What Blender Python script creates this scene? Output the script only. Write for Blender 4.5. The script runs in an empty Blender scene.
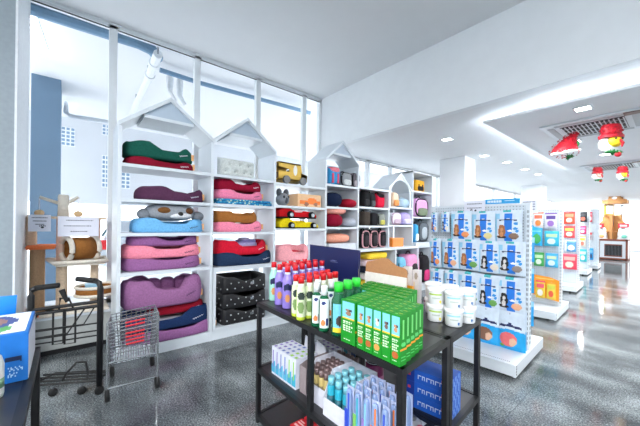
import bpy, math, random
from mathutils import Matrix, Vector
from math import sin, cos, pi, radians, sqrt, exp, atan2
random.seed(7)
SC = bpy.context.scene
COL = SC.collection
# ------------------------------------------------------------------ camera
F = 300.0; H = 1.4; A = radians(50); Y0 = 225.0; R = radians(0.7)
FW = (-sin(A), cos(A), 0.0); RT = (cos(A), sin(A), 0.0)
cam_d = bpy.data.cameras.new('camera'); cam = bpy.data.objects.new('camera', cam_d); COL.objects.link(cam)
cam_d.sensor_width = 36.0; cam_d.lens = 36.0 * F / 640.0
cam_d.shift_y = (Y0 - 213.0) / 640.0; cam_d.clip_start = 0.05; cam_d.clip_end = 200
r_ = Vector(RT) * cos(R) + Vector((0, 0, 1)) * sin(R); u_ = Vector((0, 0, 1)) * cos(R) - Vector(RT) * sin(R); b_ = -Vector(FW)
mw = Matrix(((r_.x, u_.x, b_.x, 0), (r_.y, u_.y, b_.y, 0), (r_.z, u_.z, b_.z, H), (0, 0, 0, 1)))
cam.matrix_world = mw
SC.camera = cam

def ray(px, py):
    u = (px - 320) / F; v = -(py - Y0) / F
    a = u * cos(R) - v * sin(R); b = v * cos(R) + u * sin(R)
    return (FW[0] + RT[0] * a, FW[1] + RT[1] * a, b)
def atz(px, py, z=0.0):          # survey: where a sight line meets a height, or a wall plane
    d = ray(px, py); t = (z - H) / d[2]; return (d[0] * t, d[1] * t, z)
def atx(px, py, x):
    d = ray(px, py); t = x / d[0]; return (x, d[1] * t, H + d[2] * t)
def aty(px, py, y):
    d = ray(px, py); t = y / d[1]; return (d[0] * t, y, H + d[2] * t)

# ------------------------------------------------------------------ materials
MATS = {}
def lin(c):
    return tuple(((x / 255.0) / 12.92 if x / 255.0 < 0.04045 else ((x / 255.0 + 0.055) / 1.055) ** 2.4) for x in c)
def mat(name, rgb, rough=0.5, metal=0.0, noise=0.05, scale=30.0, bump=0.0, emit=0.0, spec=0.5):
    if name in MATS: return MATS[name]
    m = bpy.data.materials.new(name); m.use_nodes = True
    nt = m.node_tree; b = nt.nodes['Principled BSDF']; c = lin(rgb)
    b.inputs['Roughness'].default_value = rough; b.inputs['Metallic'].default_value = metal
    b.inputs['Specular IOR Level'].default_value = spec
    tc = nt.nodes.new('ShaderNodeTexCoord'); nz = nt.nodes.new('ShaderNodeTexNoise'); nz.inputs['Scale'].default_value = scale
    nt.links.new(tc.outputs['Object'], nz.inputs['Vector'])
    rp = nt.nodes.new('ShaderNodeValToRGB')
    rp.color_ramp.elements[0].position = 0.3; rp.color_ramp.elements[1].position = 0.7
    rp.color_ramp.elements[0].color = tuple(max(0, x * (1 - noise)) for x in c) + (1,)
    rp.color_ramp.elements[1].color = tuple(min(1, x * (1 + noise)) for x in c) + (1,)
    nt.links.new(nz.outputs['Fac'], rp.inputs['Fac']); nt.links.new(rp.outputs['Color'], b.inputs['Base Color'])
    if bump:
        bp = nt.nodes.new('ShaderNodeBump'); bp.inputs['Strength'].default_value = bump; bp.inputs['Distance'].default_value = 0.004
        nt.links.new(nz.outputs['Fac'], bp.inputs['Height']); nt.links.new(bp.outputs['Normal'], b.inputs['Normal'])
    if emit:
        b.inputs['Emission Color'].default_value = c + (1,); b.inputs['Emission Strength'].default_value = emit
    MATS[name] = m; return m
def fab(rgb):   return mat('fabric_%d_%d_%d' % rgb, rgb, 0.9, 0, 0.12, 60, 0.35, spec=0.2)
def pla(rgb, rough=0.35): return mat('plastic_%d_%d_%d' % rgb, rgb, rough, 0, 0.04, 20)
def pap(rgb):   return mat('print_%d_%d_%d' % rgb, rgb, 0.5, 0, 0.05, 40)
def foil(rgb):  return mat('foil_%d_%d_%d' % rgb, rgb, 0.28, 0, 0.06, 25, 0.15)
def mixmat(name, fac, gloss_rough=0.02, tint=(1, 1, 1)):
    m = bpy.data.materials.new(name); m.use_nodes = True; nt = m.node_tree
    nt.nodes.remove(nt.nodes['Principled BSDF']); out = nt.nodes['Material Output']
    tr = nt.nodes.new('ShaderNodeBsdfTransparent'); gl = nt.nodes.new('ShaderNodeBsdfGlossy'); mx = nt.nodes.new('ShaderNodeMixShader')
    tr.inputs['Color'].default_value = tint + (1,); gl.inputs['Roughness'].default_value = gloss_rough
    mx.inputs['Fac'].default_value = fac
    nt.links.new(tr.outputs[0], mx.inputs[1]); nt.links.new(gl.outputs[0], mx.inputs[2]); nt.links.new(mx.outputs[0], out.inputs['Surface'])
    return m
GLASS = mixmat('window_glass', 0.015, 0.02, (0.98, 0.99, 1.0))
FILM = mixmat('clear_film', 0.14, 0.15, (0.92, 0.95, 0.97))
WALL = mat('wall_paint', (226, 231, 235), 0.6, 0, 0.015, 6)
CEIL = mat('ceiling_paint', (222, 225, 228), 0.7, 0, 0.01, 4)
PANELC = mat('panel_paint', (226, 229, 233), 0.65, 0, 0.01, 4)
FRAME = mat('window_frame_paint', (232, 238, 242), 0.4, 0, 0.02, 8)
WHITE = mat('white_laminate', (213, 221, 228), 0.35, 0, 0.015, 10)
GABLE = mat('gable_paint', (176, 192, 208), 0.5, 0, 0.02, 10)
STEEL = mat('gondola_paint', (222, 230, 236), 0.3, 0, 0.015, 12)
BLACKM = mat('black_steel', (18, 19, 22), 0.45, 0, 0.1, 40)
BLACKW = mat('black_board', (36, 36, 40), 0.3, 0, 0.12, 14, 0.05)
RUBBER = mat('rubber', (18, 18, 19), 0.7, 0, 0.1, 40)
CHROME = mat('chrome_wire', (190, 194, 198), 0.25, 0.9, 0.04, 30)
BLKWIRE = mat('black_wire', (12, 12, 14), 0.5, 0, 0.08, 30)
DARK = mat('dark_gap', (22, 24, 28), 0.8)
LAMP = mat('lamp_glow', (255, 252, 245), 0.4, 0, 0, 1, 0, 9.0)
COVE = mat('cove_glow', (240, 248, 255), 0.4, 0, 0, 1, 0, 14.0)
PAPER = mat('paper', (228, 230, 242), 0.7, 0, 0.02, 20)
INK = mat('ink', (90, 94, 112), 0.7)

# ------------------------------------------------------------------ mesh building
class MB:
    def __init__(s): s.v = []; s.f = []
    def _add(s, vs, fs):
        o = len(s.v); s.v += [tuple(v) for v in vs]; s.f += [tuple(i + o for i in f) for f in fs]; return s
    def box(s, x0, x1, y0, y1, z0, z1):
        if x0 > x1: x0, x1 = x1, x0
        if y0 > y1: y0, y1 = y1, y0
        if z0 > z1: z0, z1 = z1, z0
        return s._add([(x0, y0, z0), (x1, y0, z0), (x1, y1, z0), (x0, y1, z0), (x0, y0, z1), (x1, y0, z1), (x1, y1, z1), (x0, y1, z1)],
                      [(3, 2, 1, 0), (4, 5, 6, 7), (0, 1, 5, 4), (1, 2, 6, 5), (2, 3, 7, 6), (3, 0, 4, 7)])
    def hexa(s, b, t):            # bottom quad (ccw from above) and top quad
        return s._add(list(b) + list(t), [(3, 2, 1, 0), (4, 5, 6, 7), (0, 1, 5, 4), (1, 2, 6, 5), (2, 3, 7, 6), (3, 0, 4, 7)])
    def tube(s, pts, r, n=8, closed=False):
        P = [Vector(p) for p in pts]; rings = []; m = len(P)
        for i, p in enumerate(P):
            a = P[i - 1] if (i > 0 or closed) else p; b = P[(i + 1) % m] if (i < m - 1 or closed) else p
            d = (b - a).normalized() if (b - a).length > 1e-9 else Vector((0, 0, 1))
            up = Vector((0, 0, 1)) if abs(d.z) < 0.93 else Vector((1, 0, 0))
            e1 = d.cross(up).normalized(); e2 = d.cross(e1).normalized()
            rr = r[i] if isinstance(r, (list, tuple)) else r
            rings.append([p + e1 * rr * cos(2 * pi * k / n) + e2 * rr * sin(2 * pi * k / n) for k in range(n)])
        o = len(s.v)
        for g in rings: s.v += [tuple(q) for q in g]
        for i in range(m if closed else m - 1):
            j = (i + 1) % m
            for k in range(n):
                s.f.append((o + i * n + k, o + j * n + k, o + j * n + (k + 1) % n, o + i * n + (k + 1) % n))
        if not closed:
            s.f.append(tuple(o + k for k in range(n))); s.f.append(tuple(o + (m - 1) * n + k for k in reversed(range(n))))
        return s
    def lathe(s, prof, n=16, cx=0, cy=0, cz=0, ax='z', sx=1.0, sy=1.0):
        o = len(s.v)
        for (r, z) in prof:
            for k in range(n):
                a = 2 * pi * k / n; x = r * cos(a) * sx; y = r * sin(a) * sy
                p = (x, y, z) if ax == 'z' else ((z, x, y) if ax == 'x' else (x, z, y))
                s.v.append((cx + p[0], cy + p[1], cz + p[2]))
        for i in range(len(prof) - 1):
            for k in range(n):
                k2 = (k + 1) % n
                s.f.append((o + i * n + k, o + i * n + k2, o + (i + 1) * n + k2, o + (i + 1) * n + k))
        s.f.append(tuple(o + k for k in reversed(range(n)))); s.f.append(tuple(o + (len(prof) - 1) * n + k for k in range(n)))
        return s
    def prism(s, poly, a0, a1, ax='x'):      # poly of 2-D points extruded along an axis
        n = len(poly); o = len(s.v)
        for a in (a0, a1):
            for (p, q) in poly:
                s.v.append((a, p, q) if ax == 'x' else ((p, a, q) if ax == 'y' else (p, q, a)))
        s.f.append(tuple(o + k for k in range(n))); s.f.append(tuple(o + n + k for k in reversed(range(n))))
        for k in range(n):
            k2 = (k + 1) % n; s.f.append((o + k, o + n + k, o + n + k2, o + k2))
        return s
    def grid(s, fn, nu, nv, keep=None):
        o = len(s.v)
        for j in range(nv + 1):
            for i in range(nu + 1): s.v.append(tuple(fn(i / nu, j / nv)))
        for j in range(nv):
            for i in range(nu):
                if keep is None or keep((i + .5) / nu, (j + .5) / nv):
                    a = o + j * (nu + 1) + i; s.f.append((a, a + 1, a + nu + 2, a + nu + 1))
        return s
    def blob(s, cx, cy, cz, rx, ry, rz, e=1.0, nu=20, nv=12, fn=None):   # superellipsoid
        def sp(a, p): return math.copysign(abs(a) ** p, a)
        o = len(s.v)
        for j in range(nv + 1):
            ph = -pi / 2 + pi * j / nv
            for i in range(nu):
                th = 2 * pi * i / nu
                x = sp(cos(ph), e) * sp(cos(th), e); y = sp(cos(ph), e) * sp(sin(th), e); z = sp(sin(ph), e)
                if fn: x, y, z = fn(x, y, z)
                s.v.append((cx + rx * x, cy + ry * y, cz + rz * z))
        for j in range(nv):
            for i in range(nu):
                i2 = (i + 1) % nu
                s.f.append((o + j * nu + i, o + j * nu + i2, o + (j + 1) * nu + i2, o + (j + 1) * nu + i))
        return s
    def build(s, name, m, parent=None, world=False, smooth=False, bevel=0.0, label=None):
        vs = s.v
        if world and parent is not None:
            L = parent.location; vs = [(a - L.x, b - L.y, c - L.z) for a, b, c in vs]
        me = bpy.data.meshes.new(name); me.from_pydata(vs, [], s.f); me.validate()
        o = bpy.data.objects.new(name, me); COL.objects.link(o); me.materials.append(m)
        if smooth:
            for p in me.polygons: p.use_smooth = True
        if bevel:
            bv = o.modifiers.new('bevel', 'BEVEL'); bv.width = bevel; bv.segments = 2; bv.limit_method = 'ANGLE'; bv.angle_limit = 0.6
        if parent is not None: o.parent = parent
        if label: o['label'] = label
        return o
def bx(*a): return MB().box(*a)
def thing(name, label, cat, loc=(0, 0, 0), rz=0.0, group=None):
    o = bpy.data.objects.new(name, None); COL.objects.link(o); o.empty_display_size = 0.05
    o.location = loc; o.rotation_euler = (0, 0, rz); o['label'] = label; o['category'] = cat
    if group: o['group'] = group
    return o
def tag(o, label, cat, group=None):
    o['label'] = label; o['category'] = cat
    if group: o['group'] = group
    return o
def stru(o): o['kind'] = 'structure'; return o
def dup(root, loc, rz=None, label=None, group=None):
    r = root.copy(); COL.objects.link(r); r.location = loc
    if rz is not None: r.rotation_euler = (0, 0, rz)
    if label: r['label'] = label
    if group: r['group'] = group
    for ch in list(root.children):
        c = ch.copy(); COL.objects.link(c); c.parent = r
        for g in list(ch.children):
            d = g.copy(); COL.objects.link(d); d.parent = c
    return r
def paint(parent, surf, fn, nu, nv, mats, smooth=True):
    # a printed face: cells of a surface sorted by what is printed there, one mesh per printed element
    parts = {}
    for j in range(nv):
        for i in range(nu):
            k = fn((i + .5) / nu, (j + .5) / nv)
            if k: parts.setdefault(k, []).append((i, j))
    out = {}
    for k, cells in parts.items():
        idx = {}; b = MB()
        for (i, j) in cells:
            q = []
            for (a, c) in ((i, j), (i + 1, j), (i + 1, j + 1), (i, j + 1)):
                if (a, c) not in idx:
                    idx[(a, c)] = len(b.v); b.v.append(tuple(surf(a / nu, c / nv)))
                q.append(idx[(a, c)])
            b.f.append(tuple(q))
        out[k] = b.build(k, mats[k], parent, smooth=smooth)
    return out
def ell(u, v, cu, cv, ru, rv): return ((u - cu) / ru) ** 2 + ((v - cv) / rv) ** 2 < 1
ORD = ['first', 'second', 'third', 'fourth', 'fifth', 'sixth', 'seventh', 'eighth', 'ninth', 'tenth', 'eleventh', 'twelfth']
HP = pi / 2
# ------------------------------------------------------------------ the setting
XW = -4.6; YB = 3.82; ZL = 2.9; ZH = 3.89; YEND = 27.0; XR = 7.0
def floor_mat():
    m = bpy.data.materials.new('granite'); m.use_nodes = True; nt = m.node_tree; b = nt.nodes['Principled BSDF']
    L = nt.links.new; N = nt.nodes.new
    tc = N('ShaderNodeTexCoord')
    n1 = N('ShaderNodeTexNoise'); n1.inputs['Scale'].default_value = 85; n1.inputs['Detail'].default_value = 3; n1.inputs['Roughness'].default_value = 0.7
    mp = N('ShaderNodeMapping'); mp.inputs['Scale'].default_value = (0.8, 1.25, 1); mp.inputs['Rotation'].default_value = (0, 0, 0.15)
    n2 = N('ShaderNodeTexNoise'); n2.inputs['Scale'].default_value = 1.9; n2.inputs['Detail'].default_value = 5
    L(tc.outputs['Object'], n1.inputs['Vector']); L(tc.outputs['Object'], mp.inputs['Vector']); L(mp.outputs['Vector'], n2.inputs['Vector'])
    mx = N('ShaderNodeMath'); mx.operation = 'MULTIPLY_ADD'; mx.inputs[1].default_value = 0.62
    m2 = N('ShaderNodeMath'); m2.operation = 'MULTIPLY'; m2.inputs[1].default_value = 0.42
    L(n2.outputs['Fac'], m2.inputs[0]); L(n1.outputs['Fac'], mx.inputs[0]); L(m2.outputs[0], mx.inputs[2])
    rp = N('ShaderNodeValToRGB'); e = rp.color_ramp.elements
    e[0].position = 0.40; e[0].color = lin((50, 55, 58)) + (1,); e[1].position = 0.64; e[1].color = lin((172, 180, 182)) + (1,)
    k = e.new(0.52); k.color = lin((104, 110, 113)) + (1,)
    L(mx.outputs[0], rp.inputs['Fac'])
    br = N('ShaderNodeTexBrick'); br.offset = 0.0; br.inputs['Scale'].default_value = 1.0
    br.inputs['Brick Width'].default_value = 0.8; br.inputs['Row Height'].default_value = 0.8; br.inputs['Mortar Size'].default_value = 0.0025
    br.inputs['Color1'].default_value = (1, 1, 1, 1); br.inputs['Color2'].default_value = (0.93, 0.93, 0.93, 1); br.inputs['Mortar'].default_value = (0.6, 0.6, 0.6, 1)
    L(tc.outputs['Object'], br.inputs['Vector'])
    mm = N('ShaderNodeMix'); mm.data_type = 'RGBA'; mm.blend_type = 'MULTIPLY'; mm.inputs['Factor'].default_value = 1.0
    L(rp.outputs['Color'], mm.inputs['A']); L(br.outputs['Color'], mm.inputs['B']); L(mm.outputs['Result'], b.inputs['Base Color'])
    b.inputs['Roughness'].default_value = 0.09; b.inputs['IOR'].default_value = 1.48
    return m
stru(MB().grid(lambda u, v: (XW - 0.1 + u * (XR + 4.7), -5 + v * (YEND + 5), 0), 2, 2).build('floor', floor_mat()))
stru(bx(XW - 0.1, XR, -5, YB, ZH, ZH + 0.1).build('ceiling', CEIL))
stru(bx(XW - 0.1, XR, YB + 0.1, YEND, ZL, ZL + 0.1).build('ceiling_low', CEIL))
stru(bx(XW - 0.1, XR, YB, YB + 0.1, ZL - .001, ZH).build('wall_beam', WALL))
stru(bx(XW, XR, -5.1, -5, 0, ZH).build('wall_back', WALL))
stru(bx(XR, XR + .1, -5, 9, 0, ZH).build('wall_right', WALL))
# pier beside the window, at the left edge of the frame
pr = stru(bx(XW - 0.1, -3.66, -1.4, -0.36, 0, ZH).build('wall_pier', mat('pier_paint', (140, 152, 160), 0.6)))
stru(bx(XW - 0.02, -3.64, -0.36, -0.345, 0, ZH).build('wall_pier_lit_face', mat('pier_lit_side', (214, 219, 224), 0.5)))  # window-side face of the pier, lit look put into a lighter colour
# low sill platform under the window
PZ = 0.40; PX = -4.19
stru(bx(XW, PX, -0.345, 6.2, 0.06, PZ - 0.02).build('wall_sill', mat('sill_face', (176, 180, 178), 0.6)))
stru(bx(XW, PX + 0.015, -0.345, 6.2, PZ - 0.02, PZ).build('trim_2', WHITE))
stru(bx(XW, PX + 0.03 - 0.06, -0.345, 6.2, 0.0, 0.06).build('baseboard_window', DARK))
# window wall: mullions, head and sill rails, panes
mull = [atx(p, 60, XW)[1] for p in (113, 197, 258, 304)]
ys = [-0.385] + mull + [YB]
def window(n, y0, y1, z0, z1, rail=0.045):
    fr = MB()
    fr.box(XW - 0.03, XW + 0.04, y0, y0 + rail / 2, z0, z1).box(XW - 0.03, XW + 0.04, y1 - rail / 2, y1, z0, z1)
    fr.box(XW - 0.03, XW + 0.04, y0, y1, z1 - 0.035, z1).box(XW - 0.03, XW + 0.04, y0, y1, z0, z0 + 0.05)
    w = stru(fr.build('window_%d' % n, FRAME))
    bx(XW + 0.034, XW + 0.039, y0 + rail / 2, y1 - rail / 2, z1 - 0.047, z1 - 0.035).build('gasket', DARK, w)
    bx(XW, XW + 0.006, y0 + rail / 2, y1 - rail / 2, z0 + 0.05, z1 - 0.035).build('pane', GLASS, w)
for i in range(5): window(i + 1, ys[i], ys[i + 1], PZ, ZH - 0.025, 0.085)
stru(bx(XW - 0.04, XW + 0.05, -0.36, YB, ZH - 0.025, ZH).build('trim_3', FRAME))
lw = [YB + 0.1] + [atx(p, 165, XW)[1] for p in (367, 390, 412)] + [8.4, 10.2, 12.6, 15, 18, 21, 24, YEND]
for i in range(len(lw) - 1): window(6 + i, lw[i], lw[i + 1], PZ if lw[i] < 6 else 0.05, ZL - 0.01, 0.1)
# blank wall panels between the windows on the far left side
# far shop front
def front(n, x0, x1):
    fr = MB()
    fr.box(x0, x0 + .05, YEND - .05, YEND + .05, 0, ZL).box(x1 - .05, x1, YEND - .05, YEND + .05, 0, ZL)
    fr.box(x0, x1, YEND - .05, YEND + .05, ZL - .06, ZL).box(x0, x1, YEND - .05, YEND + .05, 0, .06)
    w = stru(fr.build('window_%d' % n, WHITE)); bx(x0 + .05, x1 - .05, YEND, YEND + .01, .06, ZL - .06).build('pane', GLASS, w)
for i in range(5): front(40 + i, XW + i * 2.32, XW + (i + 1) * 2.32)
# square columns
def column(n, px, py, w, d):
    x, y, _ = atz(px, py, ZL)
    stru(bx(x, x + w, y, y + d, 0, ZL).build('wall_column_%d' % n, WALL))
column(1, 440, 160, 0.56, 0.5)
column(2, 521, 186, 0.62, 0.6)
# dropped ceiling island with a lit cove round its edge
ZP = ZL - 0.12
c0 = atz(485.7, 122.5, ZP); c1 = atz(570.4, 174, ZP)
PXL, PYN, PYF = c0[0] - 0.03, c0[1], c1[1]
stru(bx(PXL, XR - 1, PYN, PYF, ZP, ZP + 0.03).build('ceiling_island', PANELC))
stru(bx(PXL + .35, XR - 1.3, PYN + .35, PYF - .3, ZP + 0.03, ZL).build('ceiling_island_core', CEIL))
st = MB(); st.box(PXL + .5, XR - 1.4, PYN + .10, PYN + .14, ZP + .032, ZP + .05)
o = st.build('cove_light', COVE); tag(o, 'cool white light strip in the cove over the front edge of the ceiling island', 'light strip')
st = MB(); st.box(PXL + .06, PXL + .10, PYN + .2, PYF - .2, ZP + .032, ZP + .05)
o = st.build('cove_light', mat('cove_glow_side', (240, 248, 255), .4, 0, 0, 1, 0, 22.0)); tag(o, 'cool white light strip in the cove along the left edge of the ceiling island', 'light strip')
# downlights
def downlight(px, py, z, size, label, grp):
    x, y, _ = atz(px, py, z)
    t = thing('downlight', label, 'ceiling light', (x, y, z - 0.012), 0, grp)
    fr = MB(); s = size / 2
    fr.box(-s, s, -s, -s + .02, 0, .014).box(-s, s, s - .02, s, 0, .014).box(-s, -s + .02, -s + .02, s - .02, 0, .014).box(s - .02, s, -s + .02, s - .02, 0, .014)
    fr.build('bezel', WHITE, t); bx(-s + .02, s - .02, -s + .02, s - .02, .003, .012).build('diffuser', LAMP, t)
    return t
for (px, py, lb) in [(447, 139, 'square recessed downlight above the square column, nearest of the row'), (484, 155.5, 'square recessed downlight just right of the column top, second of the row'),
                 (507, 162, 'square recessed downlight third along the low ceiling row'), (525, 169, 'square recessed downlight fourth along the low ceiling row'),
                 (538, 174, 'square recessed downlight farthest along the low ceiling row')]:
    downlight(px, py, ZL, 0.17, lb, 'downlights in the low ceiling')
for (px, py, lb) in [(583, 108, 'square downlight in the ceiling island in front of the large air conditioner'), (575, 141, 'square downlight in the ceiling island behind the tinsel santa hat'),
                 (605, 154, 'square downlight in the ceiling island below the tinsel snowman')]:
    downlight(px, py, ZP, 0.17, lb, 'downlights in the ceiling island')
# air conditioners
def cassette(x0, x1, y0, y1, label):
    t = thing('ceiling_air_conditioner', label, 'air conditioner', ((x0 + x1) / 2, (y0 + y1) / 2, ZP - 0.035))
    w = (x1 - x0) / 2; d = (y1 - y0) / 2
    bx(-w, w, -d, d, 0.012, .034).build('housing', WHITE, t, bevel=.008)
    bx(-w * .62, w * .62, -d * .62, d * .62, .004, .012).build('grille', mat('ac_dark', (24, 27, 32), .7), t)
    sl = MB()
    for k in range(15):
        x = -w * .6 + k * w * 1.2 / 14; sl.box(x - .007, x + .007, -d * .62, d * .62, 0.002, .005)
    for k in range(3):
        y = -d * .4 + k * d * .4; sl.box(-w * .62, w * .62, y - .006, y + .006, 0.002, .005)
    sl.build('grille_bars', WHITE, t)
    for (a, b, c, e) in ((-w * .7, w * .7, -d * .88, -d * .74), (-w * .7, w * .7, d * .74, d * .88), (-w * .88, -w * .74, -d * .7, d * .7), (w * .74, w * .88, -d * .7, d * .7)):
        bx(a, b, c, e, .006, .013).build('air_flap', mat('ac_flap', (170, 178, 184), .5), t)
    bx(w * .62, w * .9, -d * .92, -d * .66, .004, .012).build('sensor_plate', mat('ac_plate', (90, 60, 56), .4), t)
    return t
a0 = atz(539, 127, ZP); a1 = atz(558, 139, ZP)
cassette(a0[0], a0[0] + 1.0, a0[1], a0[1] + .95, 'large white cassette air conditioner set in the ceiling island, nearest the camera')
b0 = atz(584, 169, ZP)
cassette(b0[0], b0[0] + 1.0, b0[1] - .5, b0[1] + .45, 'farther white cassette air conditioner near the end of the ceiling island')

# ------------------------------------------------------------------ outside the window
EXZ = 3.98
stru(bx(-40, XW - 0.1, -12, 30, -0.12, -0.02).build('outside_ground', mat('outside_concrete', (246, 247, 248), .8, 0, .02, 3)))
wf = atz(61, 116, EXZ); XFAC = wf[0]
zb = atx(100, 204, XFAC)[2]
stru(bx(XFAC - .3, XW - 0.1, -12, 30, EXZ, EXZ + .1).build('outside_soffit', mat('soffit', (238, 241, 244), .8, 0, .01, 3)))
fm = mat('facade', (217, 222, 228), .8, 0, .02, 2)
stru(bx(XFAC - .25, XFAC, -12, 30, zb, EXZ).build('outside_wall', fm))
def vents(pxa, pya, pxb, pyb, nc, nr, label):
    p = atx(pxa, pya, XFAC); q = atx(pxb, pyb, XFAC)
    t = thing('ventilation_block', label, 'vent block', (XFAC, p[1], q[2]), 0, 'perforated vent blocks in the outside wall')
    w = q[1] - p[1]; h = p[2] - q[2]
    fr = MB(); fr.box(0, .015, 0, w, 0, h); fr.build('block', mat('vent_white', (246, 248, 250), .7), t)
    hl = MB()
    for i in range(nc):
        for j in range(nr):
            y = w * (i + .5) / nc; z = h * (j + .5) / nr
            hl.box(.015, .02, y - w * .34 / nc, y + w * .34 / nc, z - h * .33 / nr, z + h * .33 / nr)
    hl.build('openings', mat('vent_hole', (132, 164, 194), .6), t)
vents(61, 126, 75, 147, 3, 5, 'perforated block panel in the outside wall beside the blue column')
vents(102, 155, 112, 188, 3, 7, 'tall perforated block panel in the outside wall left of the first gabled shelf')
vents(102, 124, 110, 136, 2, 3, 'small perforated block panel high on the outside wall')
vents(121, 168, 130, 189, 2, 5, 'perforated block panel seen through the first gabled shelf')
k0 = atz(28, 75, EXZ); k1 = atz(61, 80, EXZ)
cx = (k0[0] + k1[0]) / 2
cl = stru(bx(k1[0] - .75, k1[0], atx(31, 100, k1[0])[1], atx(61, 100, k1[0])[1], -.02, EXZ).build('outside_column', mat('blue_column', (112, 140, 166), .7, 0, .04, 2)))
tb = thing('fluorescent_tube', 'long fluorescent tube lamp under the white outside soffit', 'lamp', atz(38, 30, EXZ - .04))
L0 = Vector(atz(30, 12, EXZ - .04)); L1 = Vector(atz(44, 51, EXZ - .04)); q = Vector(tb.location)
MB().tube([L0 - q, L1 - q], .045, 8).build('tube', mat('tube_glow', (255, 255, 255), .4, 0, 0, 1, 0, 6.0), tb)
MB().tube([L0 - q + Vector((0, 0, .04)), L1 - q + Vector((0, 0, .04))], .06, 6).build('fitting', WHITE, tb)
BLUEP = mat('blue_pipe', (120, 156, 186), .5)
zz = EXZ - .12
pp = [atz(5, 0, zz), atz(110, 34, zz), atz(138, 43, zz), atz(152, 50, zz), atz(158, 58, zz)]
tag(MB().tube(pp, .075, 10).build('drain_pipe', BLUEP), 'pale blue pipe running under the soffit along the top of the window', 'pipe')
pp = [atz(158, 54, zz - .12), atz(148, 80, zz - .12), atz(136, 106, zz - .12), atz(128, 125, zz - .12)]
wp = tag(MB().tube(pp, .06, 10).build('waste_pipe', mat('white_pipe', (236, 240, 244), .4)), 'white jointed pipe running away under the soffit', 'pipe')
for q_ in pp[:3]: MB().tube([q_, (q_[0], q_[1], EXZ)], .012, 6).build('pipe_hanger', CHROME, wp)
for k in (0.3, 0.75):
    a = Vector(pp[0]).lerp(Vector(pp[1]), k); b = a + (Vector(pp[1]) - Vector(pp[0])).normalized() * .09
    MB().tube([a, b], .075, 10).build('pipe_collar', mat('white_pipe', (236, 240, 244)), wp)
pp = [atz(160, 70, zz), atz(200, 83, zz), atz(285, 106, zz), atz(310, 113, zz)]
tag(MB().tube(pp, .04, 8).build('drain_pipe', BLUEP), 'thin pale blue pipe under the soffit behind the gabled shelves', 'pipe')
for (a, b, lb) in (((170, 80), (171, 96), 'white drain trap hanging under the soffit, left one of the pair'), ((180, 84), (181, 99), 'white drain trap hanging under the soffit, right one of the pair')):
    p = Vector(atz(a[0], a[1], EXZ - .1)); 
    tag(MB().tube([p + Vector((0, 0, .1)), p, p - Vector((0, 0, .22)), p + Vector((.02, .08, -.36))], [.05, .06, .045, .035], 8).build('drain_trap', mat('white_pipe', (236, 240, 244))), lb, 'pipe')
pp = [atz(66, 103, EXZ - .05), atz(66, 112, EXZ - .45), atz(70, 116, EXZ - .5), atz(110, 122, EXZ - .5)]
tag(MB().tube(pp, .04, 8).build('conduit', mat('conduit_grey', (206, 214, 222), .5)), 'thin grey conduit bent along the top of the outside wall', 'pipe')
# parked car, seen through the window and the first shelf
def car():
    p = atz(112, 275, 0.0)
    xc = -10.6; yc = atx(105, 245, xc + .85)[1] + .86
    t = thing('parked_car', 'silver hatchback parked outside the window with red tail light', 'car', (xc, yc, -0.02))
    body = [(-1.0, .28), (-1.02, .62), (-.95, .95), (-.35, 1.02), (.25, 1.02), (2.6, .98), (3.0, .8), (3.05, .35), (2.9, .22), (-.9, .22)]
    MB().prism([(y, z) for y, z in body], -.85, .85, 'x').build('body', mat('car_silver', (196, 206, 214), .25, .3), t, bevel=.09)
    cab = [(-.92, .95), (-.7, 1.4), (-.45, 1.5), (.9, 1.52), (1.5, 1.35), (2.1, .98)]
    MB().prism(cab, -.72, .72, 'x').build('cabin', mat('car_silver', (196, 206, 214)), t, bevel=.06)
    MB().prism([(-.35, 1.02), (-.25, 1.38), (1.0, 1.42), (1.6, 1.05)], .72, .735, 'x').build('side_window', mat('car_glass', (92, 122, 128), .08), t)
    MB().prism([(-.80, 1.05), (-.935, 1.05), (-.73, 1.42), (-.6, 1.42)], -.6, .6, 'x').build('rear_window', mat('car_glass', (92, 122, 128), .08), t)
    bx(.62, .88, -1.04, -.62, .7, .95).build('tail_light', mat('tail_red', (214, 46, 52), .25), t)
    bx(-.88, -.62, -1.04, -.62, .7, .95).build('tail_light', mat('tail_red', (214, 46, 52), .25), t)
    for (x, y) in ((.8, -.35), (-.8, -.35), (.8, 2.3), (-.8, 2.3)):
        MB().lathe([(.1, -.1), (.3, -.1), (.33, -.05), (.33, .05), (.3, .1), (.1, .1)], 20, x, y, .33, 'x').build('wheel', RUBBER, t, smooth=True)
car()
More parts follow.
